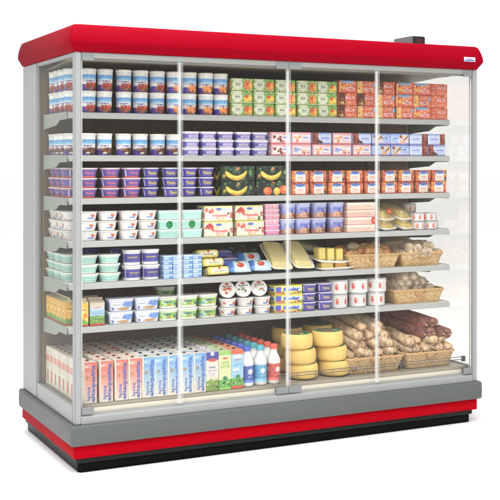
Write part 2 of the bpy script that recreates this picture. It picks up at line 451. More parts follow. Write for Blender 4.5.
# shelves with price rail and end brackets
for zi, z in enumerate(SHELF_Z):
    mb = MB(); mb.box((.034, SH + .012, z - .018), (W - .034, BACK - .007, z), bev=.002)
    sh = mb.obj('shelf', M['shelf'], cab)
    mb = MB(); prof = [(SH + .0115, z - .0285), (SH + .002, z - .0285), (SH, z - .026), (SH + .004, z - .002), (SH + .006, z + .0005), (SH + .0115, z + .0005)]
    V = [(x, y, zz) for x in (.0342, W - .0342) for y, zz in prof]; n = len(prof)
    mb.add(V, [tuple(range(n)), tuple(range(n, 2 * n))[::-1]] + [((i + 1) % n, i, n + i, n + (i + 1) % n) for i in range(n)])
    mb.obj('price_rail', M['shelf_edge'], sh)
    for x0 in (.0275, W - .0315 - .002):
        mb = MB(); pts = [(SH + .02, z - .019), (SH + .02, z - .032), (SH + .14, z - .034), (SH + .2, z - .058), (BACK - .008, z - .072), (BACK - .008, z + .002), (SH + .02, z + .002)]
        V = [(x, y, zz) for x in (x0, x0 + .004) for y, zz in pts]; n = len(pts)
        mb.add(V, [tuple(range(n)), tuple(range(n, 2 * n))[::-1]] + [((i + 1) % n, i, n + i, n + (i + 1) % n) for i in range(n)])
        mb.obj('shelf_bracket', M['bracket'], sh)

# wire guard in front of the cheese and sausages
mb = MB(); xa, xb = 1.085, W - .05
for zz in (.338, .352): mb.tube([(xa, .066, zz), (xb, .066, zz)], .0022, 6)
mb.tube([(xa, .066, .31), (xa, .066, .353)], .0022, 6)
k = 0
while xa + k * .105 < xb:
    x = xa + k * .105; mb.tube([(x, .067, .304), (x, .067, .353)], .0018, 6); k += 1
mb.box((xb - .004, .06, .326), (xb + .016, .072, .356))
mb.obj('wire_guard', M['wire'], cab)

# control box on the roof
mb = MB(); mb.box((1.915, .10, 2.051), (1.997, .28, 2.103), bev=.004)
cu = mb.obj('control_box', mat('control_grey', (96, 98, 97), .5, var=.04), cab)
mb = MB(); mb.box((1.919, .092, 2.056), (1.993, .0995, 2.099), bev=.002); ds = mb.obj('display_window', mat('display_black', (12, 12, 14), .2), cu)
led = mat('red_digits', (120, 12, 18), .4)
e = led.node_tree.nodes['Principled BSDF']; e.inputs['Emission Color'].default_value = (1, .03, .05, 1); e.inputs['Emission Strength'].default_value = .12
cv = bpy.data.curves.new('digits', 'FONT'); cv.body = '-3.0'; cv.size = .026; cv.extrude = .0004
tmp = bpy.data.objects.new('t', cv); COL.objects.link(tmp)
me = bpy.data.meshes.new_from_object(tmp.evaluated_get(bpy.context.evaluated_depsgraph_get())); bpy.data.objects.remove(tmp)
me.materials.clear(); me.materials.append(led)
dg_ = link('digits', me, ds); dg_.location = (1.932, .0914, 2.068); dg_.rotation_euler = (R(90), 0, 0)

# maker's badge on the canopy
def flat_print(name, cv_, w, h, m, parent, th=.002):
    """canvas printed on the front (-y) of a thin plate centred on its origin"""
    nx, ny = max(4, int(w / .0015)), max(4, int(h / .0015))
    X, Z = np.meshgrid(np.linspace(0, 1, nx), np.linspace(0, 1, ny))
    V = np.stack([(X - .5) * w, np.zeros_like(X), (Z - .5) * h], -1).reshape(-1, 3); F = []
    for j in range(ny - 1):
        for i in range(nx - 1): F.append((j * nx + i, j * nx + i + 1, (j + 1) * nx + i + 1, (j + 1) * nx + i))
    mb = MB(); mb.add(V, F, cv_.sample(X.ravel(), Z.ravel())); mb.box((-w / 2, .0001, -h / 2), (w / 2, th, h / 2), C=(200, 200, 200))
    return mb.obj(name, m, parent)
c = Cv(.074, .024, (222, 226, 232), .0006)
c.rect(.06, .1, .94, .42, (70, 110, 170)); c.text('costan', .5, .66, .34, (150, 60, 90), bold=1)
bd = flat_print('maker_badge', c, .074, .024, M['plastic'], cab); bd.location = (2.1985, -.0305, 1.9765)
bd.rotation_euler = (R(-4), 0, 0)

# ------------------------------------------------------------------ packaging builders
def circ(r): return 2 * math.pi * r
def pot(name, front, w, d, h, taper, rr, lidc=(238, 236, 230), lidh=.006, over=.003, base=(235, 235, 232), fw=None, side=None, mat_='plastic', lidtop=None, body_t=(0, 1), lidname='lid', n=None):
    """tapered cup: round when rr is half the width. Root = body, child = lid with rim"""
    hx, hy = w / 2, d / 2; k = taper
    r = rr; per = 2 * (w + d) - 8 * r + 2 * math.pi * r; per *= (1 + k) / 2
    fw = fw or (w * (1.35 if rr > .49 * min(w, d) else .92)) 
    sw = (per / 2 - fw / 2) * .8 if side is not None else 0
    cv_ = wrapped(front, per, fw, base, side, sw)
    n = n or int(per / .0026); m = max(8, int(h / .0028)); hb = h - lidh
    rows = [(0, hx * k * .93, hy * k * .93, r * k * .93, 0)]
    for j in range(m + 1):
        t = j / m; f_ = k + (1 - k) * t; rows.append((.002 + (hb - .002) * t, hx * f_, hy * f_, r * f_, t))
    b = MB().loft(rows, n, cv_, cap=True).obj(name, M[mat_], None, True)
    o = over; nl = max(32, n // 2) if lidtop is None else n
    lr = [(hb + .0002, hx + o * .3, hy + o * .3, r), (hb + .0008, hx + o, hy + o, r + o), (h - .0012, hx + o, hy + o, r + o), (h, hx + o - .0014, hy + o - .0014, r + o - .0014)]
    MB().loft(lr, nl, C=lidc, top=lidtop if lidtop is not None else lidc).obj(lidname, M['plastic'], b, True)
    return rooted(b)

def carton(name, front, w, d, h, side=None, top=(225, 220, 210), r=.0025, mat_='card', ridge=0, base=(230, 228, 222)):
    per = 2 * (w + d) - 8 * r + 2 * math.pi * r
    cv_ = wrapped(front, per, w, base, side if side is not None else front, d)
    n = int(per / .0026); m = max(8, int(h / .0028))
    rows = [(0, w / 2 - .0012, d / 2 - .0012, r, 0)] + [(.0012 + (h - .0024) * j / m, w / 2, d / 2, r, j / m) for j in range(m + 1)] + [(h, w / 2 - .0012, d / 2 - .0012, r, 1)]
    return MB().loft(rows, n, cv_, top=top).obj(name, M[mat_], None, True)

def sleeve_pack(name, front, w, d, h, side=None, top=(225, 220, 210), wavy=0.0, base=(230, 228, 222), foot=(240, 238, 232)):
    """cardboard sleeve round a row of small pots whose feet and lids show at the open ends"""
    b = carton(name, front, w, d, h, side, top, r=.006, base=base)
    return b

def box_rows(proto_list, cols, zs, y, look, cat, group, place, back=None, jit=.0025, rj=2.5, layer_names=None, xs=None, rows=1, depth=.08, rowcols=None):
    """lay a block of copies. cols: x centres; zs: layer heights; look(i, j) gives the words"""
    nL = len(zs)
    lay = layer_names or ({1: [''], 2: ['lower layer', 'upper layer'], 3: ['bottom layer', 'middle layer', 'top layer']}.get(nL) or [ORD[k] + ' layer up' for k in range(nL)])
    for j, z in enumerate(zs):
        for i, x in enumerate(cols):
            for k in range(rows if (rowcols is None or i in rowcols) else 1):
                src = proto_list(i, j, k) if callable(proto_list) else proto_list
                o = dup(src)
                o.location = (x + random.uniform(-jit, jit), y + k * depth + random.uniform(-jit, jit), z + .0005)
                o.rotation_euler = (0, 0, R(random.uniform(-rj, rj)))
                lk = look(i, j) if callable(look) else look
                bits = [lk]
                if lay[j]: bits.append(lay[j])
                if len(cols) > 1: bits.append(ORD[i] + (' column' if k else ' from left'))
                if k: bits.append(ORD[k] + ' row')
                bits.append(place)
                tag(o, ', '.join(bits), cat, group)

mid = lambda L: [(a + b) / 2 for a, b in L]

def rooted(b, body='body'):
    """turn a mesh with child parts into an Empty that parents the body and the parts"""
    nm = b.name; kids = list(b.children); b.name = body
    e = bpy.data.objects.new(nm, None); COL.objects.link(e); e.empty_display_size = .02
    b.parent = e
    for k_ in kids: k_.parent = e
    return e
# ---- buckets (shelf 1 left, shelf 2 left)
def bucket_front(kind, v=0):
    c = Cv(.105, .098, (240, 239, 236))
    c.rect(0, .56, 1, .78, (128, 186, 228)); c.rect(0, .56, 1, .62, (164, 208, 238)); c.rect(0, .75, 1, .78, (90, 150, 214))
    c.rect(0, 0, 1, .07, (92, 72, 164)); c.ell(.16, .0, .42, .30, (104, 80, 176)); c.ell(.97, .02, .26, .16, (104, 80, 176)); c.ell(.12, .5, .3, .04, (206, 200, 226))
    c.text('yogurt', .50, .475, .10, (66, 44, 130), wid=.36, bold=1.6); c.lines(.32, .7, (.40, .37), .014, (130, 120, 170), v)
    if kind == 'fruit':
        col = [(222, 92, 38), (236, 122, 54), (190, 60, 32), (244, 160, 92), (150, 60, 34)] if v == 0 else [(236, 140, 60), (246, 170, 88), (220, 108, 40), (250, 190, 120), (176, 90, 40)]
        c.ell(.60, .20, .30, .17, col[0]); c.blobs(30, .32, .88, .08, .34, .085, col, 3 + v)
        c.blobs(7, .32, .94, .05, .12, .05, [(96, 150, 70), (60, 110, 56)], 4); c.blobs(5, .4, .8, .1, .3, .02, [(250, 220, 190)], 9)
    else:
        col = [(104, 62, 42), (136, 88, 60), (74, 42, 32), (160, 114, 86), (90, 54, 40)]
        c.ell(.62, .20, .30, .18, col[0]); c.blobs(26, .36, .88, .06, .34, .085, col, 6 + v); c.ell(.5, .10, .12, .05, (226, 214, 200)); c.ell(.3, .3, .12, .06, (170, 130, 110))
    return c
def bucket(kind, v=0):
    fr = bucket_front(kind, v)
    return pot('yoghurt_bucket', fr, .077, .077, .1055, .91, .0385, lidc=(236, 233, 224), lidh=.010, over=.0018, fw=.115, side=fr)
bA, bB, bC = bucket('fruit', 0), bucket('fruit', 1), bucket('choco', 0)
bcols = [.135] + mid([(0.185, 0.272), (0.285, 0.364), (0.371, 0.452), (0.461, 0.539), (0.549, 0.628), (0.633, 0.714), (0.725, 0.802), (0.806, 0.88)])
z1 = SHELF_Z[0]
bcols[0] = .144
box_rows(lambda i, j, k: bA if i < 5 else bB, bcols, [z1, z1 + .1065], SH + .055, lambda i, j: 'white and blue fruit yoghurt bucket', 'yoghurt bucket', 'fruit yoghurt buckets on the top shelf', 'top shelf', rows=2, depth=.079, rowcols=[0], rj=14)
def side_column(src, x, y0, n, pitch, zs, look, cat, group, place, rj=8, rz=0):
    """the column that stands against the left glass and is seen through it"""
    lay = {1: [''], 2: [', lower layer', ', upper layer'], 3: [', bottom layer', ', middle layer', ', top layer']}[len(zs)]
    for j, z in enumerate(zs):
        for k in range(n):
            o = dup(src); o.location = (x + random.uniform(-.002, .002), y0 + k * pitch, z + .0005); o.rotation_euler = (0, 0, R(rz + random.uniform(-rj, rj)))
            tag(o, f'{look} against left glass{lay[j]}, {ORD[k]} from front, {place}', cat, group)
side_column(bA, .0745, SH + .095, 4, .0835, [z1, z1 + .1065], 'fruit yoghurt bucket', 'yoghurt bucket', 'fruit yoghurt buckets on the top shelf', 'top shelf', 20, -40)
z2 = SHELF_Z[1]
box_rows(bC, bcols[:6], [z2], SH + .055, 'white and blue chocolate yoghurt bucket', 'yoghurt bucket', 'chocolate yoghurt buckets on the second shelf', 'second shelf', rows=2, depth=.079, rowcols=[0], rj=14)
side_column(bC, .0745, SH + .095, 4, .0835, [z2], 'chocolate yoghurt bucket', 'yoghurt bucket', 'chocolate yoghurt buckets on the second shelf', 'second shelf', 20, -40)

# ---- green fruit packs
GRN = (140, 186, 108)
def green_front(v):
    c = Cv(.122, .062, GRN); c.rect(0, 0, 1, .10, (190, 206, 150)); c.blobs(14, .4, 1, .1, .95, .12, [(110, 166, 84), (160, 200, 120), (196, 216, 140), (226, 226, 150)], v + 20)
    c.blobs(10, .5, 1, 0, 1, .07, [(240, 214, 110), (70, 120, 60), (236, 150, 80), (244, 240, 200)], v + 31); c.blobs(6, 0, .2, 0, .9, .09, [(236, 236, 200), (90, 140, 70)], v + 7)
    c.rect(.02, .86, .5, 1, (224, 226, 190)); c.ell(.29, .50, .48, .46, (236, 236, 212)); c.ell(.29, .50, .41, .39, (200, 212, 176)); c.ell(.29, .5, .38, .36, (238, 238, 220))
    c.text('Valsoia', .29, .54, .16, (90, 110, 80), wid=.26); c.lines(.16, .42, (.36, .70), .04, (130, 150, 110), v)
    if v == 0: c.ell(.79, .46, .38, .40, (240, 160, 60)); c.ell(.70, .56, .22, .24, (226, 106, 48)); c.ell(.86, .36, .14, .16, (250, 200, 90)); c.ell(.78, .8, .12, .05, (70, 130, 50), .5)
    elif v == 1: c.ell(.78, .42, .40, .30, (246, 206, 70)); c.ell(.72, .56, .2, .13, (224, 92, 50), .6); c.ell(.86, .4, .1, .1, (255, 232, 130))
    else: c.ell(.74, .46, .34, .42, (236, 140, 60)); c.ell(.88, .42, .18, .26, (246, 190, 90)); c.ell(.74, .55, .12, .14, (220, 90, 44))
    return c
grn = [sleeve_pack('fruit_dessert_pack', green_front(v), .120, .085, .0625, top=(226, 226, 200)) for v in range(3)]
gw = ['green soy dessert pack with orange peach', 'green soy dessert pack with yellow pear', 'green soy dessert pack with apricots']
pat = [[0, 0, 1, 0, 1], [1, 1, 2, 2, 1], [2, 0, 0, 2, 1]]
box_rows(lambda i, j, k: grn[pat[j][i]], mid([(0.889, 1.014), (1.016, 1.138), (1.14, 1.268), (1.274, 1.392), (1.394, 1.517)]), [z1, z1 + .064, z1 + .128], SH + .06,
         lambda i, j: gw[pat[j][i]], 'dessert pack', 'green dessert packs on the top shelf', 'top shelf')

# ---- orange yoghurt packs
def red_front(v):
    c = Cv(.118, .064, (226, 116, 78)); c.blobs(22, .3, 1, 0, 1, .12, [(236, 140, 100), (216, 96, 62), (244, 168, 120), (228, 120, 80)], v + 40); c.blobs(5, .35, 1, .5, .95, .05, [(250, 236, 214), (200, 60, 44)], v + 50)
    if v in (0,): c.ell(.45, .98, .7, .18, (140, 180, 220)); c.blobs(6, .04, .3, .2, .6, .16, [(240, 196, 90), (236, 170, 70), (246, 220, 130)], 3)
    if v == 1: c.rect(0, 0, .34, 1, (120, 62, 36)); c.blobs(9, .04, .32, .1, .9, .12, [(98, 52, 32), (170, 110, 66), (146, 80, 44)], 8); c.ell(.2, .22, .14, .14, (236, 202, 120))
    if v == 2: c.rect(0, 0, .26, 1, (238, 188, 110)); c.blobs(6, .04, .28, .1, .9, .12, [(246, 206, 120), (230, 150, 80)], 5); c.ell(.92, .7, .14, .2, (150, 190, 230))
    if v == 3: c.blobs(9, .1, .9, .5, 1, .09, [(120, 60, 44), (244, 236, 224), (90, 130, 190), (240, 200, 90)], 9)
    y = .32 if v in (0, 2) else .66
    x = .62
    c.rect(x - .27, y - .15, x + .27, y + .15, (206, 50, 40), .9); c.rect(x - .25, y - .13, x + .25, y + .13, (244, 236, 228), .9); c.text('YOMO', x, y, .18, (206, 46, 36), bold=1.6, wid=.40)
    c.blobs(9, .02, .3, .05, .95, .06, [(246, 214, 130), (110, 56, 38), (250, 240, 220)], v + 70); c.text('yogurt', .62, .25 if y > .5 else .78, .16, (246, 226, 200), wid=.4); c.lines(.34, .9, (.08 if y > .5 else .62, .18 if y > .5 else .72), .035, (248, 220, 190), v, .5)
    return c
rd = [sleeve_pack('yoghurt_multipack', red_front(v), .114, .09, .0655, top=(232, 222, 206)) for v in range(4)]
rw = ['orange yoghurt pack with blue top wave', 'orange yoghurt pack with brown chocolate end', 'orange yoghurt pack with pale yellow end', 'orange yoghurt pack with mixed fruit specks']
pat2 = [[1, 2, 2, 2, 0, 3], [1, 1, 2, 0, 2, 3], [0, 2, 1, 0, 0, 3]]
box_rows(lambda i, j, k: rd[pat2[j][i]], mid([(1.521, 1.636), (1.64, 1.757), (1.763, 1.884), (1.887, 2.005), (2.008, 2.122), (2.125, 2.230)]), [z1, z1 + .067, z1 + .134], SH + .06,
         lambda i, j: rw[pat2[j][i]], 'yoghurt pack', 'orange yoghurt packs on the top shelf', 'top shelf', rj=3)

# ---- butter tubs (shelf 2)
def butter_front(v):
    c = Cv(.085, .034, (112, 96, 178)); c.rect(0, 0, 1, .16, (224, 220, 230)); c.rect(0, .84, 1, 1, (196, 190, 222))
    c.rect(.12 if v else .25, .30, .80 if v else .95, .72, (214, 208, 232), .6); c.text('formaggio', .5 if v else .6, .5, .24, (120, 104, 70) if v else (90, 70, 150), wid=.5); return c
bt = [pot('spread_tub', butter_front(v), .084, .07, .0395, .93, .016, lidc=(228, 226, 232), lidh=.0105, over=.002, side=Cv(.05, .034, (118, 100, 182)), base=(118, 100, 182)) for v in (0, 1)]
box_rows(lambda i, j, k: bt[(i * 2 + j) % 3 % 2], mid([(0.624, 0.714), (0.72, 0.811), (0.817, 0.908), (0.912, 1.002), (1.008, 1.105)]), [z2, z2 + .0405, z2 + .081], SH + .05,
         'lilac rectangular cheese spread tub with white lid', 'spread tub', 'lilac spread tubs on the second shelf', 'second shelf', rj=4, jit=.004)

# ---- dessert cartons (shelf 2)
def dessert_front(v):
    pk = (230, 168, 170); bl = (164, 182, 222)
    if v in (0, 1, 2):
        c = Cv(.116, .06, (238, 222, 222)); c.rect(0, .86, 1, 1, pk); c.rect(0, 0, 1, .12, (222, 140, 144)); c.rect(0, .1, .06, .9, pk)
        if v == 0: c.blobs(8, .15, .5, .2, .7, .13, [(110, 56, 44), (140, 76, 58), (90, 44, 40)], 3); c.blobs(3, .5, .7, .15, .25, .08, [(130, 60, 50)], 1)
        if v == 1: c.blobs(9, .14, .5, .2, .75, .12, [(226, 150, 90), (214, 120, 70), (240, 184, 120)], 5)
        if v == 2: c.blobs(9, .55, .9, .18, .6, .12, [(226, 160, 100), (206, 130, 84), (240, 196, 140)], 7); c.rect(.1, .3, .34, .72, bl, .5)
        c.blobs(8, .05, .95, .1, .9, .05, [(250, 240, 236), (206, 96, 100), (170, 180, 226), (236, 190, 150)], v + 15); c.lines(.5, .88, (.26, .8), .05, (190, 110, 130), v)
        c.ell(.72 if v < 2 else .35, .55, .2, .14, (196, 200, 234)); c.text('dolce', .7 if v < 2 else .36, .56, .16, (120, 110, 190), wid=.3); c.rect(.92, .1, 1, .9, (174, 186, 224))
    elif v in (3, 4):
        c = Cv(.116, .06, (206, 216, 240)); c.rect(0, .88, 1, 1, (150, 168, 214)); c.rect(0, 0, 1, .1, (150, 156, 206))
        x = (.02, .30) if v == 3 else (.72, .98)
        c.rect(x[0] - .02, 0, x[1], 1, (150, 76, 56)); c.blobs(10, x[0], x[1], .1, .9, .12, [(126, 62, 50), (180, 104, 76), (104, 50, 44)], 2)
        if v == 3: c.ell(.4, .2, .3, .12, (110, 54, 44), -.4)
        xx = .66 if v == 3 else .36; c.text('cioccolato', xx, .55, .18, (96, 104, 186), wid=.44); c.lines(xx - .2, xx + .2, (.32, .74), .035, (120, 130, 200), v); c.ell(xx + .2, .8, .05, .05, (236, 200, 90))
    else:
        c = Cv(.116, .06, (190, 206, 236)); c.rect(0, 0, 1, .12, (160, 130, 190)); c.rect(0, .9, 1, 1, (130, 156, 216)); c.ell(.5, .5, .4, .3, (214, 222, 242))
        x = .3 if v == 5 else .72
        c.blobs(8, .02, .98, .1, .9, .06, [(240, 244, 250), (110, 140, 210), (226, 190, 150)], v + 11); c.lines(.5 if v == 5 else .08, .95 if v == 5 else .5, (.36, .8), .05, (90, 110, 190), v)
        c.blobs(14, x - .2, x + .2, .15, .8, .15, [(224, 174, 120), (196, 130, 84), (240, 206, 160), (150, 90, 66)], 4)
        c.text('latte', .68 if v == 5 else .3, .6, .18, (80, 100, 190), wid=.3)
    return c
dz = [carton('dessert_carton', dessert_front(v), .117, .09, .0605, top=(230, 228, 236)) for v in range(7)]
dw = ['pink dessert carton with dark chocolates', 'pink dessert carton with orange biscuit', 'pink dessert carton with pale biscuit', 'pale blue dessert carton with brown left end', 'pale blue dessert carton with brown right end', 'light blue dessert carton with biscuits left', 'light blue dessert carton with biscuits right']
pat3 = [[0, 2, 1, 2, 1, 6, 5, 4, 3], [0, 1, 3, 1, 3, 5, 6, 4, 4]]
box_rows(lambda i, j, k: dz[pat3[j][i]], mid([(1.117, 1.232), (1.234, 1.354), (1.358, 1.482), (1.486, 1.604), (1.608, 1.731), (1.738, 1.85), (1.858, 1.972), (1.976, 2.093), (2.099, 2.222)]), [z2, z2 + .062], SH + .06,
         lambda i, j: dw[pat3[j][i]], 'dessert carton', 'dessert cartons on the second shelf', 'second shelf', rj=1.5)

# ---- shelf 3: purple pots
z3 = SHELF_Z[2]
def purple_front(v, txt='Panna'):
    c = Cv(.11, .043, (98, 84, 172)); c.blobs(8, 0, 1, 0, 1, .2, [(88, 74, 160), (112, 98, 186)], v)
    if v == 0: c.rect(0, 0, 1, .17, (222, 100, 92)); c.rect(0, .9, 1, 1, (206, 120, 140)); c.text(txt, .52, .55, .36, (232, 110, 120), wid=.46, bold=1.5); c.rect(0, .1, .09, .9, (230, 224, 236))
    else: c.text(txt, .52, .52, .42, (226, 206, 96), wid=.44, bold=1.6); c.rect(0, .1, .09, .9, (226, 224, 240)); c.ell(.8, .35, .12, .12, (150, 150, 90))
    return c
pr_ = pot('dessert_pot', purple_front(0), .096, .09, .0475, .80, .04, lidc=(226, 222, 228), lidh=.006, over=.0025, side=purple_front(0), fw=.10)
pp = pot('dessert_pot', purple_front(1), .082, .082, .0475, .78, .04, lidc=(226, 224, 232), lidh=.006, over=.0025, side=purple_front(1), fw=.10)
L3 = [z3, z3 + .0485, z3 + .097]
box_rows(pr_, [.140, .253, .360], L3, SH + .056, 'purple pot with red foot and red lettering', 'dessert pot', 'red-footed purple pots on the third shelf', 'third shelf', rj=8)
side_column(pr_, .0855, SH + .152, 3, .0985, L3, 'red-footed purple pot', 'dessert pot', 'red-footed purple pots on the third shelf', 'third shelf', 6, -90)
box_rows(pp, [.463, .5665, .668, .762], L3, SH + .052, 'purple pot with yellow lettering', 'dessert pot', 'yellow-lettered purple pots on the third shelf', 'third shelf', rj=12)

# ---- banana cartons
def banana_front(v):
    c = Cv(.19, .076, (38, 56, 40)); c.blobs(26, 0, 1, 0, 1, .14, [(30, 46, 34), (52, 76, 48), (70, 100, 60), (26, 34, 30), (88, 116, 84)], v + 3)
    c.ell(.5, .82, .14, .12, (196, 110, 60)); c.ell(.5, .85, .10, .05, (226, 150, 90)); c.blobs(9, 0, 1, .6, 1, .07, [(120, 160, 100), (60, 100, 60), (160, 190, 150)], v + 13); c.ell(.46, .72, .05, .04, (190, 220, 180)); c.rect(.44, .5, .56, .66, (96, 110, 96), .4)
    if v < 2:
        c.arc(.46, .95, .78, .17, -2.72, -.35, (222, 182, 62)); c.arc(.46, .95, .73, .10, -2.6, -.5, (246, 216, 96)); c.arc(.46, .95, .84, .02, -2.5, -.55, (176, 132, 44))
        c.arc(.34, .78, .52, .13, -2.9, -1.3, (228, 190, 72)); c.arc(.34, .78, .49, .07, -2.8, -1.4, (250, 222, 104)); c.ell(.09, .3, .1, .16, (206, 170, 60)); c.ell(.1, .2, .09, .06, (120, 96, 50))
        c.ell(.86, .55, .1, .16, (120, 160, 100))
    else:
        c.ell(.34, .3, .34, .30, (222, 110, 52)); c.ell(.30, .36, .2, .18, (240, 150, 80)); c.ell(.62, .28, .26, .28, (240, 190, 60)); c.ell(.6, .34, .14, .16, (252, 224, 120)); c.ell(.82, .38, .3, .32, (226, 120, 66)); c.ell(.86, .46, .14, .14, (244, 172, 120)); c.arc(.62, .62, .3, .05, -2.6, -.6, (250, 210, 90))
    return c.speckle(5, v)
bn = [carton('fruit_yoghurt_carton', banana_front(v), .190, .10, .0755, top=(60, 74, 56)) for v in (0, 1, 2)]
patb = [[1, 2], [0, 1]]
box_rows(lambda i, j, k: bn[patb[j][i]], [.926, 1.124], [z3, z3 + .077], SH + .063, lambda i, j: ['dark green carton printed with bananas', 'dark green carton printed with bananas', 'dark green carton printed with oranges and apple'][patb[j][i]], 'fruit carton', 'dark green fruit cartons on the third shelf', 'third shelf', rj=1)

# ---- orange packs with white cards
def card_front(v):
    c = Cv(.10, .062, (206, 106, 66)); c.blobs(26, 0, 1, 0, 1, .10, [(222, 130, 80), (186, 80, 54), (236, 160, 96), (150, 70, 50), (240, 190, 110)], v + 60)
    if v == 1: c.blobs(8, 0, .3, .2, .9, .12, [(236, 196, 80), (226, 160, 60)], 4)
    if v == 2: c.blobs(8, .75, 1, .1, .9, .12, [(90, 110, 80), (110, 50, 50), (226, 170, 90)], 5)
    c.blobs(16, 0, 1, 0, 1, .05, [(250, 220, 160), (110, 50, 40), (246, 200, 90), (96, 110, 60)], v + 90)
    c.rect(.20, .06, .80, .80, (240, 232, 224), .1); c.rect(.20, .62, .80, .84, (180, 200, 232)); c.ell(.5, .84, .42, .13, (84, 104, 172)); c.ell(.5, .86, .3, .06, (120, 140, 196))
    c.text('frutta', .5, .44, .16, (206, 110, 90), wid=.36); c.lines(.30, .72, (.28, .16), .05, (214, 130, 110), v); return c
oc = [sleeve_pack('fruit_yoghurt_pack', card_front(v), .100, .085, .0625, top=(226, 150, 96)) for v in range(3)]
ow = ['orange fruit yoghurt pack with white card', 'orange and yellow yoghurt pack with white card', 'orange and dark yoghurt pack with white card']
box_rows(lambda i, j, k: oc[(i * 2 + j) % 3], mid([(1.24, 1.342), (1.348, 1.454), (1.463, 1.567), (1.574, 1.68), (1.686, 1.79), (1.797, 1.9), (1.905, 2.008), (2.016, 2.120), (2.127, 2.229)]), [z3, z3 + .064], SH + .06,
         lambda i, j: ow[(i * 2 + j) % 3], 'yoghurt pack', 'orange card-fronted packs on the third shelf', 'third shelf', rj=2)

# ---- shelf 4
z4 = SHELF_Z[3]
def white_front(v=0):
    c = Cv(.11, .042, (236, 234, 232)); c.ell(.66, .62, .24, .18, (226, 116, 70)); c.ell(.6, .7, .14, .08, (206, 80, 60)); c.rect(.42, .2, .72, .36, (150, 180, 226), .5); c.text('ricotta', .55, .38, .2, (96, 120, 200), wid=.34); c.ell(.86, .2, .13, .12, (232, 150, 110)); return c
wt = pot('ricotta_tub', white_front(), .093, .085, .0465, .84, .03, lidc=(226, 222, 216), lidh=.006, over=.003, side=white_front(), fw=.1)
L4 = [z4, z4 + .0475, z4 + .095]
box_rows(wt, [.136, .238, .346, .443], L4, SH + .055, 'white tub with orange fruit and blue print', 'ricotta tub', 'white tubs on the fourth shelf', 'fourth shelf', rj=10)
side_column(wt, .083, SH + .149, 3, .1, L4, 'white ricotta tub', 'ricotta tub', 'white tubs on the fourth shelf', 'fourth shelf', 6, -90)
def mint_front(v=0):
    c = Cv(.12, .042, (176, 220, 208)); c.rect(0, 0, 1, .14, (214, 236, 228)); c.rect(0, .86, 1, 1, (220, 238, 232)); c.lines(.25, .75, (.5, .36), .06, (220, 240, 234), 2)
    if v == 1: c.ell(.5, .52, .5, .5, (10, 140, 84)); c.ell(.5, .5, .2, .14, (30, 170, 104)); c.ell(.5, .66, .1, .08, (20, 90, 60))
    return c
mt = [pot('fresh_cheese_box', mint_front(v), .110 - .004, .085, .0455, .95, .012, lidc=(222, 236, 230), lidh=.006, over=.002, side=mint_front(0), base=(180, 222, 210), fw=.1) for v in (0, 1)]
box_rows(lambda i, j, k: mt[1 if j == 1 else 0], [.549, .674], [z4, z4 + .0465, z4 + .093], SH + .052, lambda i, j: 'mint green cheese box with round green seal' if j == 1 else 'plain mint green cheese box', 'cheese box', 'mint cheese boxes on the fourth shelf', 'fourth shelf', rj=3)
def multi_front(v):
    c = Cv(.158, .077, (238, 230, 214)); c.rect(0, .92, 1, 1, (236, 222, 150)); c.rect(0, 0, 1, .05, (226, 214, 150)); c.blobs(6, .05, .28, .5, .82, .13, [(214, 92, 74), (230, 130, 104), (200, 70, 60)], v + 2)
    c.blobs(6, .82, .98, .1, .6, .10, [(214, 100, 74), (100, 130, 80), (236, 180, 110), (90, 80, 110)], v + 5); c.blobs(5, .2, .8, .04, .16, .06, [(226, 120, 80), (240, 200, 120)], 3)
    c.ell(.5, .80, .22, .09, (108, 130, 196)); c.ell(.44, .62, .08, .06, (240, 200, 90)); c.text('Vitasnella', .54, .38, .2, (226, 96, 96), wid=.56, bold=1.4); c.lines(.4, .72, (.2,), .03, (206, 120, 110)); return c
mlt = [sleeve_pack('yoghurt_multipack', multi_front(v), .158, .10, .077, top=(236, 230, 212)) for v in (0, 1)]
box_rows(lambda i, j, k: mlt[(i + j) % 2], [.818, .993], [z4, z4 + .0785], SH + .062, 'cream yoghurt multipack with red berries', 'yoghurt pack', 'cream yoghurt multipacks on the fourth shelf', 'fourth shelf', rj=2)
def pink_front(v):
    c = Cv(.08, .025, (226, 130, 176) if v == 0 else (222, 170, 190)); c.rect(0, .8, 1, 1, (240, 200, 216)); c.rect(0, 0, 1, .12, (240, 190, 210))
    if v == 0: c.text('fragola', .5, .45, .4, (246, 214, 228), wid=.6)
    else: c.blobs(9, .1, .9, .3, .7, .2, [(206, 90, 130), (240, 220, 226), (140, 120, 180), (230, 160, 120)], 3)
    return c
pk = [pot('fruit_jelly_pot', pink_front(v), .086, .075, .0262, .94, .012, lidc=(240, 214, 224), lidh=.004, over=.0015, side=pink_front(v), fw=.08, base=(226, 140, 180)) for v in (0, 1)]
for j in range(6):
    o = dup(pk[0 if j < 2 else 1]); o.location = (1.126 + random.uniform(-.002, .002), SH + .052, z4 + .0005 + j * .0268)
    tag(o, f"{'bright pink' if j < 2 else 'patterned pink'} flat pot, {ORD[j]} from bottom of its stack, fourth shelf", 'dessert pot', 'stack of pink flat pots on the fourth shelf')
def cup_front(v=0):
    c = Cv(.11, .074, (150, 156, 206)); c.rect(0, .8, 1, 1, (186, 190, 226)); c.rect(0, 0, 1, .3, (196, 150, 130)); c.blobs(8, 0, 1, .5, .95, .1, [(176, 180, 222), (120, 128, 196), (206, 196, 220)], v + 4); c.ell(.55, .25, .42, .2, (214, 170, 146)); c.blobs(7, .3, .8, .1, .36, .09, [(176, 110, 84), (226, 190, 160), (150, 92, 76)], v)
    c.text('gelato', .48, .62, .2, (84, 96, 176), wid=.4); c.ell(.6, .48, .12, .1, (96, 100, 180)); return c
cp = pot('dessert_cup', cup_front(), .090, .085, .0805, .86, .032, lidc=(206, 208, 226), lidh=.007, over=.002, side=cup_front(2), fw=.1)
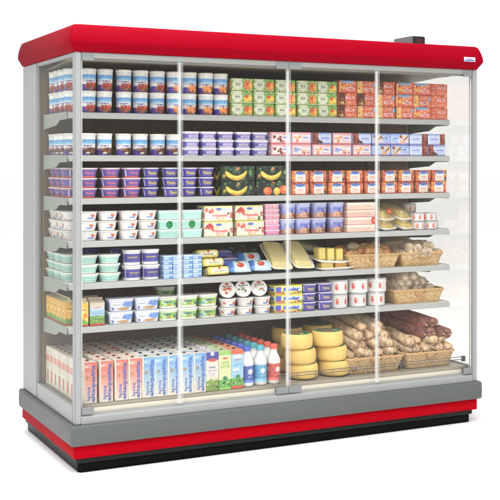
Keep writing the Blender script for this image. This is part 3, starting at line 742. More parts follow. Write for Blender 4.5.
box_rows(cp, [1.224, 1.315, 1.413, 1.519], [z4, z4 + .082], SH + .055, 'tall blue cup with brown dessert print', 'dessert cup', 'blue dessert cups on the fourth shelf', 'fourth shelf', rj=6)
def pb_front(v=0):
    c = Cv(.18, .038, (240, 204, 190)); c.rect(0, .72, 1, 1, (246, 224, 212)); c.rect(0, 0, 1, .1, (226, 170, 156)); c.rect(.05, .3, .8, .6, (232, 180, 166), .4); c.lines(.1, .7, (.45,), .08, (246, 230, 220), v); return c
pb = carton('butter_box', pb_front(), .176, .11, .039, top=(244, 226, 214), r=.004)
def seal_disc(parent, loc, r, col=(206, 40, 34), tilt=90):
    c = Cv(2 * r, 2 * r, col, .001); c.ell(.5, .5, .3, .18, (240, 190, 80)); c.ell(.5, .5, .16, .08, (200, 40, 30))
    b = MB().loft([(0, r, r, r), (.001, r, r, r)], 32, C=col, top=c); s_ = b.obj('round_seal', M['plastic'], parent); s_.location = loc; s_.rotation_euler = (R(tilt), 0, 0); return s_
for j in range(4):
    o = dup(pb); o.location = (1.664 + random.uniform(-.002, .002), SH + .066, z4 + .0005 + j * .040); o.rotation_euler = (0, 0, R(random.uniform(-1, 1)))
    lb = 'pink butter box with round red seal' if j == 1 else 'plain pale pink butter box'
    if j == 1: pbseal = o
    tag(o, f"{lb}, {ORD[j]} from bottom of its stack, fourth shelf", 'butter box', 'stack of pink butter boxes on the fourth shelf')
seal_disc(pbseal, (.078, -.0556, .020), .0185)

# sliced cheese packs: tray, yellow slices, clear film
def cheese_pack(w, d, h, yellow=(236, 206, 120), name='sliced_cheese_pack', slices=6):
    b = MB().loft([(0, w / 2 - .012, d / 2 - .012, .02), (.002, w / 2 - .010, d / 2 - .010, .022), (.012, w / 2 - .002, d / 2 - .002, .026), (.013, w / 2, d / 2, .026), (.0145, w / 2, d / 2, .026), (.0145, w / 2 - .003, d / 2 - .003, .024), (.006, w / 2 - .011, d / 2 - .011, .02)], 64, C=(240, 238, 232)).obj(name, M['tray'], None, True)
    mb = MB(); 
    for k in range(slices):
        t = k / (slices - 1); y0 = -d / 2 + .014 + t * (d * .28)
        cc = np.array(yellow) * (1 - .06 * (k % 2)) ; hx = w / 2 - .015
        P = ring(hx, (d * .66) / 2, .012, 40); z0 = .0065 + k * (h - .012) / slices; z1_ = z0 + (h - .012) / slices * .92
        cy = y0 + d * .30
        V0 = np.concatenate([P + [0, cy], np.full((40, 1), z0)], 1); V1 = V0.copy(); V1[:, 2] = z1_
        mb.add(np.concatenate([V0, V1]), [(i, (i + 1) % 40, 40 + (i + 1) % 40, 40 + i) for i in range(40)], cc); mb.add(V1, [tuple(range(40))], cc * 1.03)
    mb.obj('cheese', M['food'], b)
    cf = MB().loft([(.0148, w / 2 - .001, d / 2 - .001, .025), (h * .7, w / 2 - .007, d / 2 - .008, .02), (h + .001, w / 2 - .014, d / 2 - .02, .02)], 48, bottom=False).obj('clear_film', M['cling'], b, True)
    return rooted(b, 'tray')
cpk = cheese_pack(.120, .20, .050, (250, 226, 140))
for k, (x, y, z, rz, lb) in enumerate([(1.832, SH + .110, z4 + .026, 16, 'lower left sliced yellow cheese tray, beside pink boxes, fourth shelf'), (1.825, SH + .118, z4 + .078, 17, 'upper left sliced cheese tray with red seal, fourth shelf'),
                                    (1.957, SH + .110, z4 + .026, 18, 'lower right sliced yellow cheese tray, beside round tins, fourth shelf'), (1.945, SH + .118, z4 + .078, 20, 'upper right sliced yellow cheese tray, beside round tins, fourth shelf')]):
    o = dup(cpk); o.location = (x, y, z); o.rotation_euler = (R(15), 0, R(rz)); tag(o, lb, 'cheese tray', 'sliced cheese trays on the fourth shelf')
    if k == 1: seal = o
seal_disc(seal, (-.002, -.085, .052), .021, (200, 60, 30), 52)

# round tins
def tin_front():
    c = Cv(.26, .043, (234, 232, 230)); 
    for k in range(7): c.ell((k + .5) / 7, .5, .16, .34, (222, 110, 84)); c.ell((k + .5) / 7, .56, .08, .14, (240, 190, 170))
    c.rect(0, 0, 1, .08, (190, 190, 190)); c.rect(0, .92, 1, 1, (200, 200, 200)); return c
tin = pot('round_tin', tin_front(), .082, .082, .0465, .995, .041, lidc=(206, 206, 204), lidh=.004, over=.0006, fw=.25)
for x, y, j, lb in [(2.056, .057, 0, 'front left white round tin with red ovals, lower layer'), (2.140, .057, 0, 'middle white round tin with red ovals, lower layer'), (2.196, .115, 0, 'white round tin with red ovals, right end behind, lower layer'),
                    (2.056, .058, 1, 'left white round tin with red ovals, upper layer'), (2.139, .057, 1, 'right white round tin with red ovals, upper layer'), (2.06, .145, 1, 'white round tin behind the front pair, middle height'), (2.06, .145, 0, 'white round tin behind the front pair, lower layer'), (2.065, .15, 2, 'topmost white round tin at the back')]:
    o = dup(tin); o.location = (x, SH + y, z4 + .0005 + j * .0475); o.rotation_euler = (0, 0, R(random.uniform(0, 50))); tag(o, lb + ', fourth shelf', 'round tin', 'white round tins on the fourth shelf')

# ---- shelf 5
z5 = SHELF_Z[4]
def mint2_front():
    c = Cv(.12, .04, (178, 218, 206)); c.rect(0, .84, 1, 1, (226, 238, 230)); c.rect(0, 0, 1, .16, (226, 238, 232)); c.rect(.2, .3, .8, .7, (160, 208, 198), .6); c.text('stracchino', .5, .5, .26, (226, 242, 236), wid=.5); return c
m2 = pot('soft_cheese_tub', mint2_front(), .104, .09, .0435, .82, .035, lidc=(236, 236, 226), lidh=.007, over=.004, side=mint2_front(), fw=.11, base=(200, 226, 216))
box_rows(m2, [.136, .250], [z5, z5 + .0445, z5 + .089], SH + .056, 'pale mint oval tub with white lid', 'cheese tub', 'pale mint tubs on the fifth shelf', 'fifth shelf', rj=6)
side_column(m2, .085, SH + .155, 3, .112, [z5, z5 + .0445, z5 + .089], 'pale mint tub', 'cheese tub', 'pale mint tubs on the fifth shelf', 'fifth shelf', 3, -90)
def pw_front():
    c = Cv(.11, .066, (236, 235, 236)); c.rect(.03, .2, .97, .86, (88, 82, 164), .1); c.text('mascarpone', .5, .56, .16, (226, 206, 110), wid=.56, bold=1.4); c.lines(.2, .75, (.34,), .04, (170, 170, 220)); return c
pw = pot('cream_bucket', pw_front(), .088, .088, .0745, .94, .036, lidc=(238, 236, 238), lidh=.010, over=.003, side=pw_front(), fw=.1)
box_rows(pw, [.365, .462], [z5, z5 + .0755], SH + .055, 'white pot with purple label and yellow lettering', 'cream pot', 'purple-labelled white pots on the fifth shelf', 'fifth shelf', rj=10)
pd = pot('cream_tub', purple_front(1, 'burro'), .10, .09, .05, .9, .04, lidc=(96, 88, 160), lidh=.012, over=.004, side=purple_front(1), fw=.1)
for x, y, z, lb in [(.20, .22, z5, 'purple tub in back row behind mint tubs, bottom, fifth shelf'), (.20, .22, z5 + .051, 'purple tub in back row behind mint tubs, middle, fifth shelf'), (.20, .22, z5 + .102, 'purple-lidded tub topmost behind mint tubs, fifth shelf'),
                    (.345, .20, z5, 'purple tub behind first white pot, bottom, fifth shelf'), (.345, .20, z5 + .051, 'purple tub behind first white pot, middle, fifth shelf'), (.345, .20, z5 + .102, 'purple tub behind first white pot, top, fifth shelf')]:
    o = dup(pd); o.location = (x, SH + y, z + .0005); tag(o, lb, 'cream tub', 'purple tubs at the back of the fifth shelf')
def blue_front():
    c = Cv(.05, .023, (150, 186, 226)); c.rect(0, .75, 1, 1, (206, 220, 236)); c.rect(.1, .15, .55, .6, (216, 228, 240), .4); c.rect(.6, .2, .92, .6, (110, 156, 214), .4); c.lines(.12, .5, (.4,), .12, (96, 140, 206)); return c
bb = carton('cream_cheese_block', blue_front(), .0485, .07, .0225, top=(196, 212, 232))
lay5 = [z5 + .0232 * k for k in range(5)]
box_rows(bb, [.541, .592, .648, .699], lay5, SH + .045, 'small light blue foil block', 'cheese block', 'light blue blocks stacked on the fifth shelf', 'fifth shelf', rj=2, jit=.001)

# wrapped yellow blocks and film packs
def wrap_front():
    c = Cv(.12, .036, (226, 212, 116)); c.blobs(8, 0, 1, 0, 1, .2, [(236, 222, 130), (206, 190, 90), (190, 190, 110)], 4); c.rect(.16, .24, .88, .78, (242, 238, 220), .3); c.ell(.52, .84, .16, .2, (206, 60, 40)); c.text('fontina', .52, .46, .3, (150, 140, 80), wid=.46); return c
def soft_box(name, front, w, d, h, m='film'):
    per = 2 * (w + d) * .93; cv_ = wrapped(front, per, w, (224, 210, 120), front, d); rows = []
    for j in range(15):
        t = j / 14; a = math.sin(math.pi * t) ** .35 if 0 < t < 1 else 0; rows.append((h * t, w / 2 * (.86 + .14 * a), d / 2 * (.86 + .14 * a), .012, t))
    return MB().loft(rows, int(per / .0026), cv_, top=(232, 224, 160)).obj(name, M[m], None, True)
wb = soft_box('wrapped_cheese', wrap_front(), .122, .075, .040)
for j, (x, y, z, lb) in enumerate([(.822, .055, z5 + .004, 'bottom yellow film-wrapped cheese block with white label, fifth shelf'), (.800, .072, z5 + .046, 'middle yellow film-wrapped cheese block with white label, fifth shelf'), (.778, .09, z5 + .088, 'top yellow film-wrapped cheese block with white label, fifth shelf')]):
    o = dup(wb); o.location = (x, SH + y, z); o.rotation_euler = (R(-10), 0, R(random.uniform(-3, 3))); tag(o, lb, 'wrapped cheese', 'yellow wrapped cheeses on the fifth shelf')
gb = soft_box('wrapped_cheese', (lambda c: c.rect(.1, .2, .5, .8, (150, 150, 90), .3))(Cv(.1, .036, (120, 122, 70))), .07, .07, .1)
gb.location = (.757, SH + .13, z5 + .001); tag(gb, 'olive green wrapped cheese behind the yellow cheese blocks, fifth shelf', 'wrapped cheese')

def film_canvas(v):
    if v == 0: c = Cv(.125, .07, (206, 222, 236)); c.rect(0, 0, .3, 1, (110, 160, 214)); c.ell(.1, .5, .3, .6, (80, 130, 200)); c.ell(.58, .45, .26, .24, (206, 70, 44)); c.ell(.54, .5, .12, .1, (236, 130, 90)); c.blobs(5, .3, .9, .6, .9, .1, [(120, 160, 90), (226, 210, 110)], 2); c.rect(.3, .84, 1, .96, (232, 226, 130)); c.rect(.84, 0, 1, .7, (190, 214, 236))
    else: c = Cv(.125, .07, (80, 96, 168)); c.rect(0, .36, 1, .5, (226, 226, 236)); c.ell(.6, .75, .2, .14, (206, 110, 80)); c.rect(.1, .1, .7, .26, (96, 120, 190)); c.ell(.3, .72, .2, .12, (60, 70, 130))
    return c
def pillow(name, cv_, w, h, th, m):
    n1, n2 = 52, 30; V = []; F = []; C = []
    for side in (1, -1):
        X, Y = np.meshgrid(np.linspace(-1, 1, n1), np.linspace(-1, 1, n2))
        Z = side * th / 2 * (np.clip(1 - X ** 4, 0, 1) * np.clip(1 - Y ** 4, 0, 1)) ** .6 + .0015 * np.sin(X * 14 + Y * 3) * (np.abs(X) > .8)
        b0 = sum(len(v) for v in V); V.append(np.stack([X * w / 2, Y * h / 2, Z], -1).reshape(-1, 3)); C.append(cv_.sample((X.ravel() + 1) / 2, (Y.ravel() + 1) / 2))
        for j in range(n2 - 1):
            for i in range(n1 - 1):
                q = (b0 + j * n1 + i, b0 + j * n1 + i + 1, b0 + (j + 1) * n1 + i + 1, b0 + (j + 1) * n1 + i); F.append(q if side > 0 else q[::-1])
    return link(name, mk(name, np.concatenate(V), F, np.concatenate(C), m, True))
fp = [pillow('mozzarella_bag', film_canvas(v), .125, .074, .034, M['film']) for v in (0, 1)]
for v, x, y, z, rx, rz, lb in [(0, .945, .055, z5 + .040, 38, -12, 'blue and white tomato bag, front left of bags, fifth shelf'), (0, 1.065, .055, z5 + .042, 34, -20, 'blue and white tomato bag, front right of bags, fifth shelf'),
                               (1, .915, .105, z5 + .068, 30, 8, 'dark blue bag with white stripe, middle left of bags, fifth shelf'), (0, 1.035, .115, z5 + .076, 38, -10, 'blue and white tomato bag, upper right of bags, fifth shelf'),
                               (1, .90, .16, z5 + .100, 26, 4, 'dark blue bag topmost at the back, fifth shelf')]:
    o = dup(fp[v]); o.location = (x, SH + y, z); o.rotation_euler = (R(rx), 0, R(rz)); tag(o, lb, 'cheese bag', 'mozzarella bags on the fifth shelf')
clear = pillow('clear_cheese_bag', Cv(.2, .1, (86, 84, 80)).blobs(9, .1, .9, .1, .9, .1, [(120, 118, 112), (60, 58, 56), (150, 148, 140)], 2), .26, .14, .05, M['film'])
clear.location = (1.03, SH + .22, z5 + .095); clear.rotation_euler = (R(24), 0, R(-6)); tag(clear, 'large dark clear-film bag behind the blue mozzarella bags, fifth shelf', 'cheese bag')

# long foam trays of cheese leaning back
lt = cheese_pack(.134, .205, .036, (250, 234, 170), slices=5)
lt.name = 'long_cheese_tray'
for x, y, z, rx, rz, lb in [(1.190, .110, z5 + .070, 36, 2, 'left long white foam tray of cheese slices leaning back, fifth shelf'), (1.318, .110, z5 + .070, 36, 6, 'right long white foam tray of cheese slices leaning back, fifth shelf')]:
    o = dup(lt); o.location = (x, SH + y, z); o.rotation_euler = (R(rx), R(4), R(rz)); tag(o, lb, 'cheese tray', 'long cheese trays on the fifth shelf')
# dish trays with standing cheese pieces
def piece_tray(n, w, d):
    b = MB().loft([(0, w / 2 - .03, d / 2 - .02, .02), (.002, w / 2 - .028, d / 2 - .018, .02), (.013, w / 2 - .002, d / 2 - .001, .024), (.0145, w / 2, d / 2, .024), (.0155, w / 2 - .001, d / 2 - .001, .024), (.005, w / 2 - .026, d / 2 - .016, .018)], 64, C=(240, 238, 232)).obj('cheese_piece_tray', M['tray'], None, True)
    for k in range(n):
        x = (k - (n - 1) / 2) * (w * .76 / n); mb = MB(); mb.box((-.0205 if n == 3 else -.036, -.03, 0), (.0205 if n == 3 else .036, .03, .064 if n == 3 else .03), C=(238, 218, 130) if k < n - 1 or n == 3 else (226, 180, 96), bev=.003)
        o = mb.obj('cheese_piece', M['food'], b); o.location = (x, 0, .0065); o.rotation_euler = (R(-8), R(-6 if n == 3 else 0), 0)
    return rooted(b, 'tray')
t2 = piece_tray(2, .225, .13); t2.location = (1.512, SH + .07, z5 + .001); tag(t2, 'lower white tray with two wide yellow cheese pieces, fifth shelf', 'cheese tray', 'trays of cheese pieces on the fifth shelf')
t3 = piece_tray(3, .215, .13); t3.location = (1.495, SH + .078, z5 + .046); t3.rotation_euler = (R(8), R(4), 0); tag(t3, 'upper white tray with three upright yellow cheese pieces, fifth shelf', 'cheese tray', 'trays of cheese pieces on the fifth shelf')
bt_ = dup(lt); bt_.location = (1.44, SH + .28, z5 + .105); bt_.rotation_euler = (R(10), R(-8), R(70)); tag(bt_, 'long white tray lying crosswise at the back, fifth shelf', 'cheese tray')

# ---- wicker baskets
def basket(w, d, h, taper=.86, name='wicker_basket'):
    per = 2 * (w + d); n = int(per / .0030); m = int(h / .0018)
    c = Cv(per, h, (214, 182, 130), .0022); rg = random.Random(5)
    for j in range(int(h / .006) + 1):
        for i in range(int(per / .012)):
            cc = rg.choice([(222, 192, 142), (212, 178, 126), (228, 198, 148), (200, 164, 110)]); x_ = (i + .5 * (j % 2)) * .012
            c.rect(x_ / per, j * .006 / h, (x_ + .012) / per, (j * .006 + .006) / h, cc)
    K = int(per / .024)
    dz_ = lambda u, t: .0020 * np.sin(2 * np.pi * K * u / 1.0 + (math.pi if int(t * h / .006) % 2 else 0)) * abs(math.sin(math.pi * t * h / .006)) ** .5
    rows = [(0, w / 2 * taper, d / 2 * taper, .02, 0)] + [(h * j / m, w / 2 * (taper + (1 - taper) * j / m), d / 2 * (taper + (1 - taper) * j / m), .022, j / m) for j in range(m + 1)]
    mb = MB().loft(rows, n, c, cap=False, disp=dz_)
    rows2 = [(h, w / 2 - .006, d / 2 - .006, .018), (.004, w / 2 * taper - .006, d / 2 * taper - .006, .016)]
    mb.loft(rows2, n, C=(170, 130, 80), bottom=False, cap=True)
    b = mb.obj(name, M['food'], None, True)
    P = ring(w / 2 - .001, d / 2 - .001, .022, 120); mb = MB(); 
    for ph in (0, math.pi):
        pts = [(p[0] * (1 + .004 / abs(w / 2) * math.cos(k * .8 + ph)), p[1] * (1 + .006 * math.cos(k * .8 + ph)), h + .004 * math.sin(k * .8 + ph)) for k, p in enumerate(P)]; pts.append(pts[0])
        mb.tube(pts, .0042, 6, C=(212, 176, 122))
    mb.obj('rim', M['food'], b, True)
    mb = MB(); R_ = .034
    for q in (0, .006):
        mb.tube([(R_ * math.cos(a) * (1 + q * 4), -d / 2 * (1 - (1 - taper) * (1 - (h + .004 - R_ * abs(math.sin(a))) / h)) - .004, h + .002 - (R_ + q) * abs(math.sin(a))) for a in np.linspace(0, math.pi, 14)], .0032, 6, C=(200, 162, 108))
    mb.obj('handle', M['food'], b, True)
    return rooted(b, 'woven_body')
bkA = basket(.335, .24, .072)
def put_basket(src, x, y, z, label, rz=0, rx=0, grp='wicker baskets in the fridge'):
    o = dup(src); o.location = (x, y, z); o.rotation_euler = (R(rx), 0, R(rz)); tag(o, label, 'basket', grp); return o
put_basket(bkA, 1.752, SH + .135, z5 + .001, 'wicker basket of brown bread rolls, left on fifth shelf')
bkB = basket(.28, .24, .072)
put_basket(bkB, 2.068, SH + .135, z5 + .001, 'wicker basket of small floury sausages, right on fifth shelf')
z6 = SHELF_Z[5]
put_basket(dup(bkA), 2.052, SH + .14, z6 + .001, 'wicker basket of grey salami at right end of sixth shelf')

# ---- foodstuffs
def roll_mesh(name, L, r, cols, seed, bend=.12, lobes=0):
    rg = np.random.RandomState(seed); n, m = 28, 30; V = []; C = []
    for j in range(m + 1):
        t = j / m; x = (t - .5) * L; rr = r * max(.02, (math.sin(math.pi * min(max(t, .0), 1))) ** .5) * (1 + .10 * math.sin(t * 9 + seed) + (lobes * .16 * abs(math.sin(t * math.pi * lobes)) if lobes else 0))
        for i in range(n):
            a = 2 * math.pi * i / n; k = 1 + .05 * math.sin(3 * a + seed + t * 4)
            V.append((x, rr * k * math.cos(a) + bend * L * (1 - (2 * t - 1) ** 2), rr * k * .85 * math.sin(a)))
            f_ = .5 + .3 * math.sin(5 * t * math.pi + a * 2 + seed) + .2 * rg.normal(); C.append(np.array(cols[0]) * (1 - np.clip(f_, 0, 1)) + np.array(cols[1]) * np.clip(f_, 0, 1))
    F = [(j * n + i, j * n + (i + 1) % n, (j + 1) * n + (i + 1) % n, (j + 1) * n + i) for j in range(m) for i in range(n)]
    return mk(name, V, F, np.array(C), M['food'])
rollA = roll_mesh('bread_roll', .11, .032, [(240, 206, 150), (206, 154, 92)], 1)
rollB = roll_mesh('bread_roll', .13, .028, [(222, 172, 112), (176, 124, 74)], 2, lobes=3)
rollC = roll_mesh('bread_roll', .10, .034, [(240, 228, 200), (214, 194, 156)], 3)
spots = [(-.11, -.06, .07, 30, 0, 'golden bread roll front left corner'), (-.03, -.07, .078, -25, 1, 'brown croissant front middle left'), (.055, -.065, .075, 12, 0, 'golden bread roll front middle right'), (.12, -.05, .072, 60, 1, 'brown croissant front right corner'),
         (-.12, .03, .082, 80, 1, 'brown croissant at back left'), (-.05, .02, .098, 10, 2, 'pale floury roll on top left'), (.03, .01, .098, -30, 0, 'golden bread roll on top centre'), (.10, .02, .096, 20, 2, 'pale floury roll on top right'),
         (-.01, .075, .09, 0, 1, 'brown croissant at back centre'), (.12, .08, .086, 45, 0, 'golden bread roll at back right'), (-.08, .085, .088, -20, 0, 'golden bread roll at back left')]
for k, (x, y, z, rz, v, lb) in enumerate(spots):
    o = link('bread_roll', (rollA, rollB, rollC)[v]); o.location = (1.752 + x, SH + .130 + y, z5 + z + .006); o.rotation_euler = (R(random.uniform(-15, 15)), R(random.uniform(-14, 14)), R(rz))
    tag(o, lb + ' of the fifth-shelf basket', 'bread roll', 'bread rolls in the fifth-shelf basket')

def sausage(name, L, r, base, mold, seed, waist=True, tied=True, soft=1):
    """salami lying along y, its knotted end at -y"""
    rg = np.random.RandomState(seed); n, m = 26, 44; V = []; C = []
    for j in range(m + 1):
        t = j / m; y = (t - .5) * L; e = min(t, 1 - t) * L
        rr = r * (1 - max(0, 1 - e / (r * .95)) ** 2.6 * .86); 
        if tied and e < r * .16: rr = r * .16
        rr *= 1 + .03 * math.sin(t * 16 + seed)
        for i in range(n):
            a = 2 * math.pi * i / n; w_ = 1 + .022 * math.sin(5 * a + seed) * (1 if e > r * .3 else 2.5) + .02 * math.sin(2 * a + t * 5)
            V.append((rr * w_ * math.cos(a) + .012 * math.sin(t * 3 + seed), y, rr * w_ * math.sin(a)))
            f_ = np.clip(.40 + .42 * math.sin(a * 3 + t * 17 + seed) * math.sin(t * 23 + a) + .34 * soft * rg.normal() + (.35 if tied and e < r * .3 else 0), 0, 1); C.append(np.array(base) * (1 - f_) + np.array(mold) * f_)
    F = [(j * n + (i + 1) % n, j * n + i, (j + 1) * n + i, (j + 1) * n + (i + 1) % n)[::-1] for j in range(m) for i in range(n)]
    F.append(tuple(range(n))); F.append(tuple(m * n + i for i in range(n))[::-1])
    V = np.array(V)
    mb = MB(); mb.add(V, F, np.array(C)); return mb
def sausage_proto(name, L, r, base, mold, seed, tie=True, soft=1):
    b = sausage(name, L, r, base, mold, seed, soft=soft).obj(name, M['food'], None, True)
    if tie:
        mb = MB(); mb.tube([(0, -L / 2 + .004, 0), (.002, -L / 2 - .002, .001), (.001, -L / 2 - .006, -.003)], [r * .2, r * .14, r * .2], 8, C=(206, 186, 150)); mb.obj('tied_end', M['food'], b, True)
    return rooted(b, 'casing')
CREAM, CREAM2 = (240, 220, 186), (172, 134, 96)
sm_small = [sausage_proto('small_salami', .14, .026, (240, 228, 206), (194, 168, 140), s, soft=.5) for s in (1, 2)]
k = 0
for lay, (nrow, z) in enumerate([(5, .066), (4, .100)]):
    for row, y in enumerate((-.055, .055)):
        for i in range(nrow):
            o = dup(sm_small[(i + row) % 2]); o.location = (2.068 + (i - (nrow - 1) / 2) * .049 + random.uniform(-.006, .006), SH + .135 + y + random.uniform(-.01, .01), z5 + z + .006 * row); o.rotation_euler = (R(random.uniform(-10, 2)), 0, R(random.uniform(-30, 50)))
            tag(o, f"floury grey salami, {ORD[i]} from left, {['front', 'back'][row]} {['bottom', 'top'][lay]} layer of right fifth-shelf basket", 'salami', 'small salamis in the right fifth-shelf basket')
sm_mid = [sausage_proto('grey_salami', .20, .030, (236, 222, 200), (178, 152, 126), s, soft=.6) for s in (3, 4)]
for lay, (nrow, z) in enumerate([(5, .064), (4, .102), (2, .135)]):
    for i in range(nrow):
        o = dup(sm_mid[i % 2]); o.location = (2.03 + (i - (nrow - 1) / 2) * .053 + lay * (-.014), SH + .15 + random.uniform(-.01, .01), z6 + z); o.rotation_euler = (R(-6), 0, R(random.uniform(8, 30)))
        tag(o, f"mottled grey salami, {ORD[i]} from left, {['bottom', 'middle', 'top'][lay]} layer of sixth-shelf basket", 'salami', 'grey salamis in the sixth-shelf basket')

# ---- shelf 6
def juice_front(v):
    if v == 0:
        c = Cv(.07, .11, (236, 188, 60)); c.rect(0, 0, 1, .3, (130, 176, 80)); c.blobs(6, .1, .9, .28, .5, .1, [(246, 210, 90), (226, 130, 50)], 2); c.ell(.5, .7, .2, .14, (248, 226, 130)); c.text('succo', .5, .72, .1, (206, 80, 40), wid=.6); c.rect(0, 0, 1, .08, (206, 90, 60))
    else:
        c = Cv(.07, .11, (176, 206, 226)); c.rect(0, .84, 1, 1, (214, 206, 186)); c.rect(0, 0, 1, .42, (130, 176, 90)); c.rect(0, 0, 1, .1, (206, 90, 60)); c.blobs(7, .1, .9, .25, .42, .06, [(96, 150, 70), (160, 196, 110)], 2); c.blobs(4, .2, .8, .2, .3, .035, [(50, 50, 46), (236, 236, 230)], 3); c.rect(.1, .72, .9, .84, (226, 232, 236)); c.text('panna', .5, .78, .07, (190, 90, 70), wid=.6); c.lines(.15, .85, (.6, .52), .03, (110, 150, 190))
    return c
def gable(name, front, w, d, h, hb, topc, cap=None, rectop=None):
    """carton body with a folded gable roof (child) and an optional screw cap"""
    b = carton(name, front, w, d, hb, top=topc)
    mb = MB(); o = .0004; V = [(-w / 2, -d / 2, hb), (w / 2, -d / 2, hb), (w / 2, d / 2, hb), (-w / 2, d / 2, hb), (-w / 2 + .001, 0, h - .009), (w / 2 - .001, 0, h - .009)]
    V = [(x, y, z + o) for x, y, z in V]
    mb.add(V, [(0, 1, 5, 4), (2, 3, 4, 5), (0, 4, 3), (1, 2, 5)], topc); mb.box((-w / 2 + .001, -.0015, h - .010), (w / 2 - .001, .0015, h), C=topc)
    mb.obj('gable_top', M['card'], b)
    return rooted(b, 'carton_body')
jA = gable('juice_carton', juice_front(0), .062, .056, .133, .112, (222, 206, 170)); jB = gable('cream_carton', juice_front(1), .074, .07, .133, .112, (206, 190, 172))
box_rows(jA, [.106], [z6], SH + .045, 'yellow and green gable-top carton, left end', 'juice carton', 'yellow cartons on the sixth shelf', 'sixth shelf', rj=1)
side_column(jA, .067, SH + .112, 5, .066, [z6], 'yellow gable-top carton', 'juice carton', 'yellow cartons on the sixth shelf', 'sixth shelf', 1, -90)
box_rows(jB, [.181], [z6], SH + .05, 'pale blue and green gable-top carton beside the yellow one', 'cream carton', 'pale blue cartons on the sixth shelf', 'sixth shelf', rows=2, depth=.08, rj=1.5)
def tubw_front(v):
    c = Cv(.13, .058, (216, 222, 236)); c.ell(.78, .7, .44, .4, (126, 160, 220)); c.rect(0, .84, 1, 1, (232, 232, 236)); c.ell(.6, .18, .5, .13, (206, 160, 100)); c.blobs(5, .35, .7, .12, .3, .07, [(214, 150, 80), (176, 120, 70), (236, 210, 160)], v + 1); c.rect(.08, .38, .4, .72, (240, 240, 240), .3); c.text('yogurt', .26, .55, .18, (110, 120, 150), wid=.28); c.ell(.6, .55, .16, .12, (110, 150, 214)); c.rect(.1, .1, .16, .34, (90, 80, 150)); return c
tw = pot('twin_yoghurt_tub', tubw_front(0), .128, .075, .061, .86, .018, lidc=(216, 222, 232), lidh=.005, over=.002, side=tubw_front(1), fw=.125)
box_rows(tw, [.300, .437], [z6, z6 + .062], SH + .05, 'wide blue and white yoghurt tub', 'yoghurt tub', 'blue and white tubs on the sixth shelf', 'sixth shelf', rj=2)
def spread_front(v):
    c = Cv(.105, .055, (232, 236, 222)); c.rect(0, .2, 1, .82, (150, 196, 96)); c.ell(.2, .5, .3, .24, (214, 230, 180)); c.rect(0, .2, .2, .5, (130, 186, 206) if v else (170, 206, 110)); c.ell(.62, .35, .14, .12, (236, 200, 60)); c.ell(.82, .42, .14, .14, (60, 120, 190) if not v else (206, 220, 120)); c.ell(.55, .3, .08, .08, (214, 80, 50)); c.text('light', .42, .62, .22, (50, 80, 160), wid=.4, bold=1.5); return c
sp = [pot('margarine_tub', spread_front(v), .098, .085, .0595, .88, .026, lidc=(232, 232, 222), lidh=.009, over=.003, side=spread_front(v), fw=.1) for v in (0, 1)]
box_rows(lambda i, j, k: sp[1 if (i == 2) else 0], [.551, .656, .766], [z6, z6 + .0605], SH + .055, 'green and white margarine tub with blue lettering', 'margarine tub', 'green margarine tubs on the sixth shelf', 'sixth shelf', rj=6)
tl = dup(sp[0]); tl.location = (.585, SH + .17, z6 + .095); tag(tl, 'margarine tub standing higher in back row, sixth shelf', 'margarine tub')
tl2 = dup(sp[0]); tl2.location = (.585, SH + .17, z6 + .0345); tag(tl2, 'margarine tub underneath in back row, sixth shelf', 'margarine tub')

def rt_front(v):
    c = Cv(.10, .04, (236, 232, 228)); 
    if v == 0: c.blobs(7, .1, .9, .2, .7, .16, [(226, 140, 100), (214, 110, 80), (240, 190, 160)], 3)
    c.ell(.66, .6, .2, .22, (222, 110, 70)); c.rect(.4, .2, .7, .44, (120, 150, 210), .5); return c
def rt_lid(v):
    c = Cv(.085, .085, (236, 234, 230), .0012); c.ell(.5, .5, .40, .40, (214, 214, 212)); c.ell(.5, .5, .38, .38, (238, 236, 230))
    if v == 0: c.blobs(12, .22, .78, .28, .62, .10, [(214, 110, 66), (230, 150, 96), (180, 84, 56)], 5); c.ell(.52, .42, .1, .08, (240, 232, 220))
    else: c.blobs(10, .2, .8, .25, .6, .07, [(96, 130, 90), (200, 110, 100), (236, 236, 230), (130, 150, 120)], 6 + v)
    c.ell(.5, .84, .12, .09, (206, 84, 60)); c.text('caprice', .5, .68, .11, (40, 44, 70), wid=.56, bold=1.6); return c
rt = [pot('round_cheese_tub', rt_front(v), .089, .089, .0445, .84, .0445, lidc=(238, 236, 232), lidh=.008, over=.002, side=rt_front(v), fw=.1, lidtop=rt_lid(v)) for v in (0, 1, 2)]
rx_ = [.884, .981, 1.080]
box_rows(lambda i, j, k: rt[min(i, 1)], rx_, [z6, z6 + .0455], SH + .056, lambda i, j: 'round tub with orange fruit print' if i == 0 else 'round white tub with orange sun print', 'round tub', 'upright round tubs on the sixth shelf', 'sixth shelf', rj=8)
for i, x in enumerate(rx_):
    o = dup(rt[i]); o.location = (x - .004 - i * .006, SH + .072, z6 + .1215); o.scale = (.93, .93, .93); o.rotation_euler = (R(68), 0, R(-8 - 2 * i))
    tag(o, ['round tub tipped forward, lid with orange slices, sixth shelf', 'round tub tipped forward, lid with green herbs, middle of three, sixth shelf', 'round tub tipped forward, lid with herbs, rightmost of three, sixth shelf'][i], 'round tub', 'tipped round tubs on the sixth shelf')
def kin_front():
    c = Cv(.162, .045, (240, 226, 96)); c.rect(0, 0, 1, .2, (206, 190, 110)); c.rect(.02, .22, .22, .9, (90, 110, 200), .1); c.rect(.05, .12, .26, .3, (226, 90, 60), .3); c.blobs(10, .25, .95, .02, .22, .12, [(214, 100, 60), (110, 160, 80), (236, 180, 120), (120, 60, 40)], 4)
    c.rect(.28, .36, .96, .84, (206, 226, 226), .3); c.text('Kinder', .6, .56, .46, (70, 90, 190), wid=.58, bold=2); c.ell(.94, .2, .16, .14, (90, 170, 90)); return c
kn = carton('snack_box', kin_front(), .162, .09, .0465, top=(236, 222, 120))
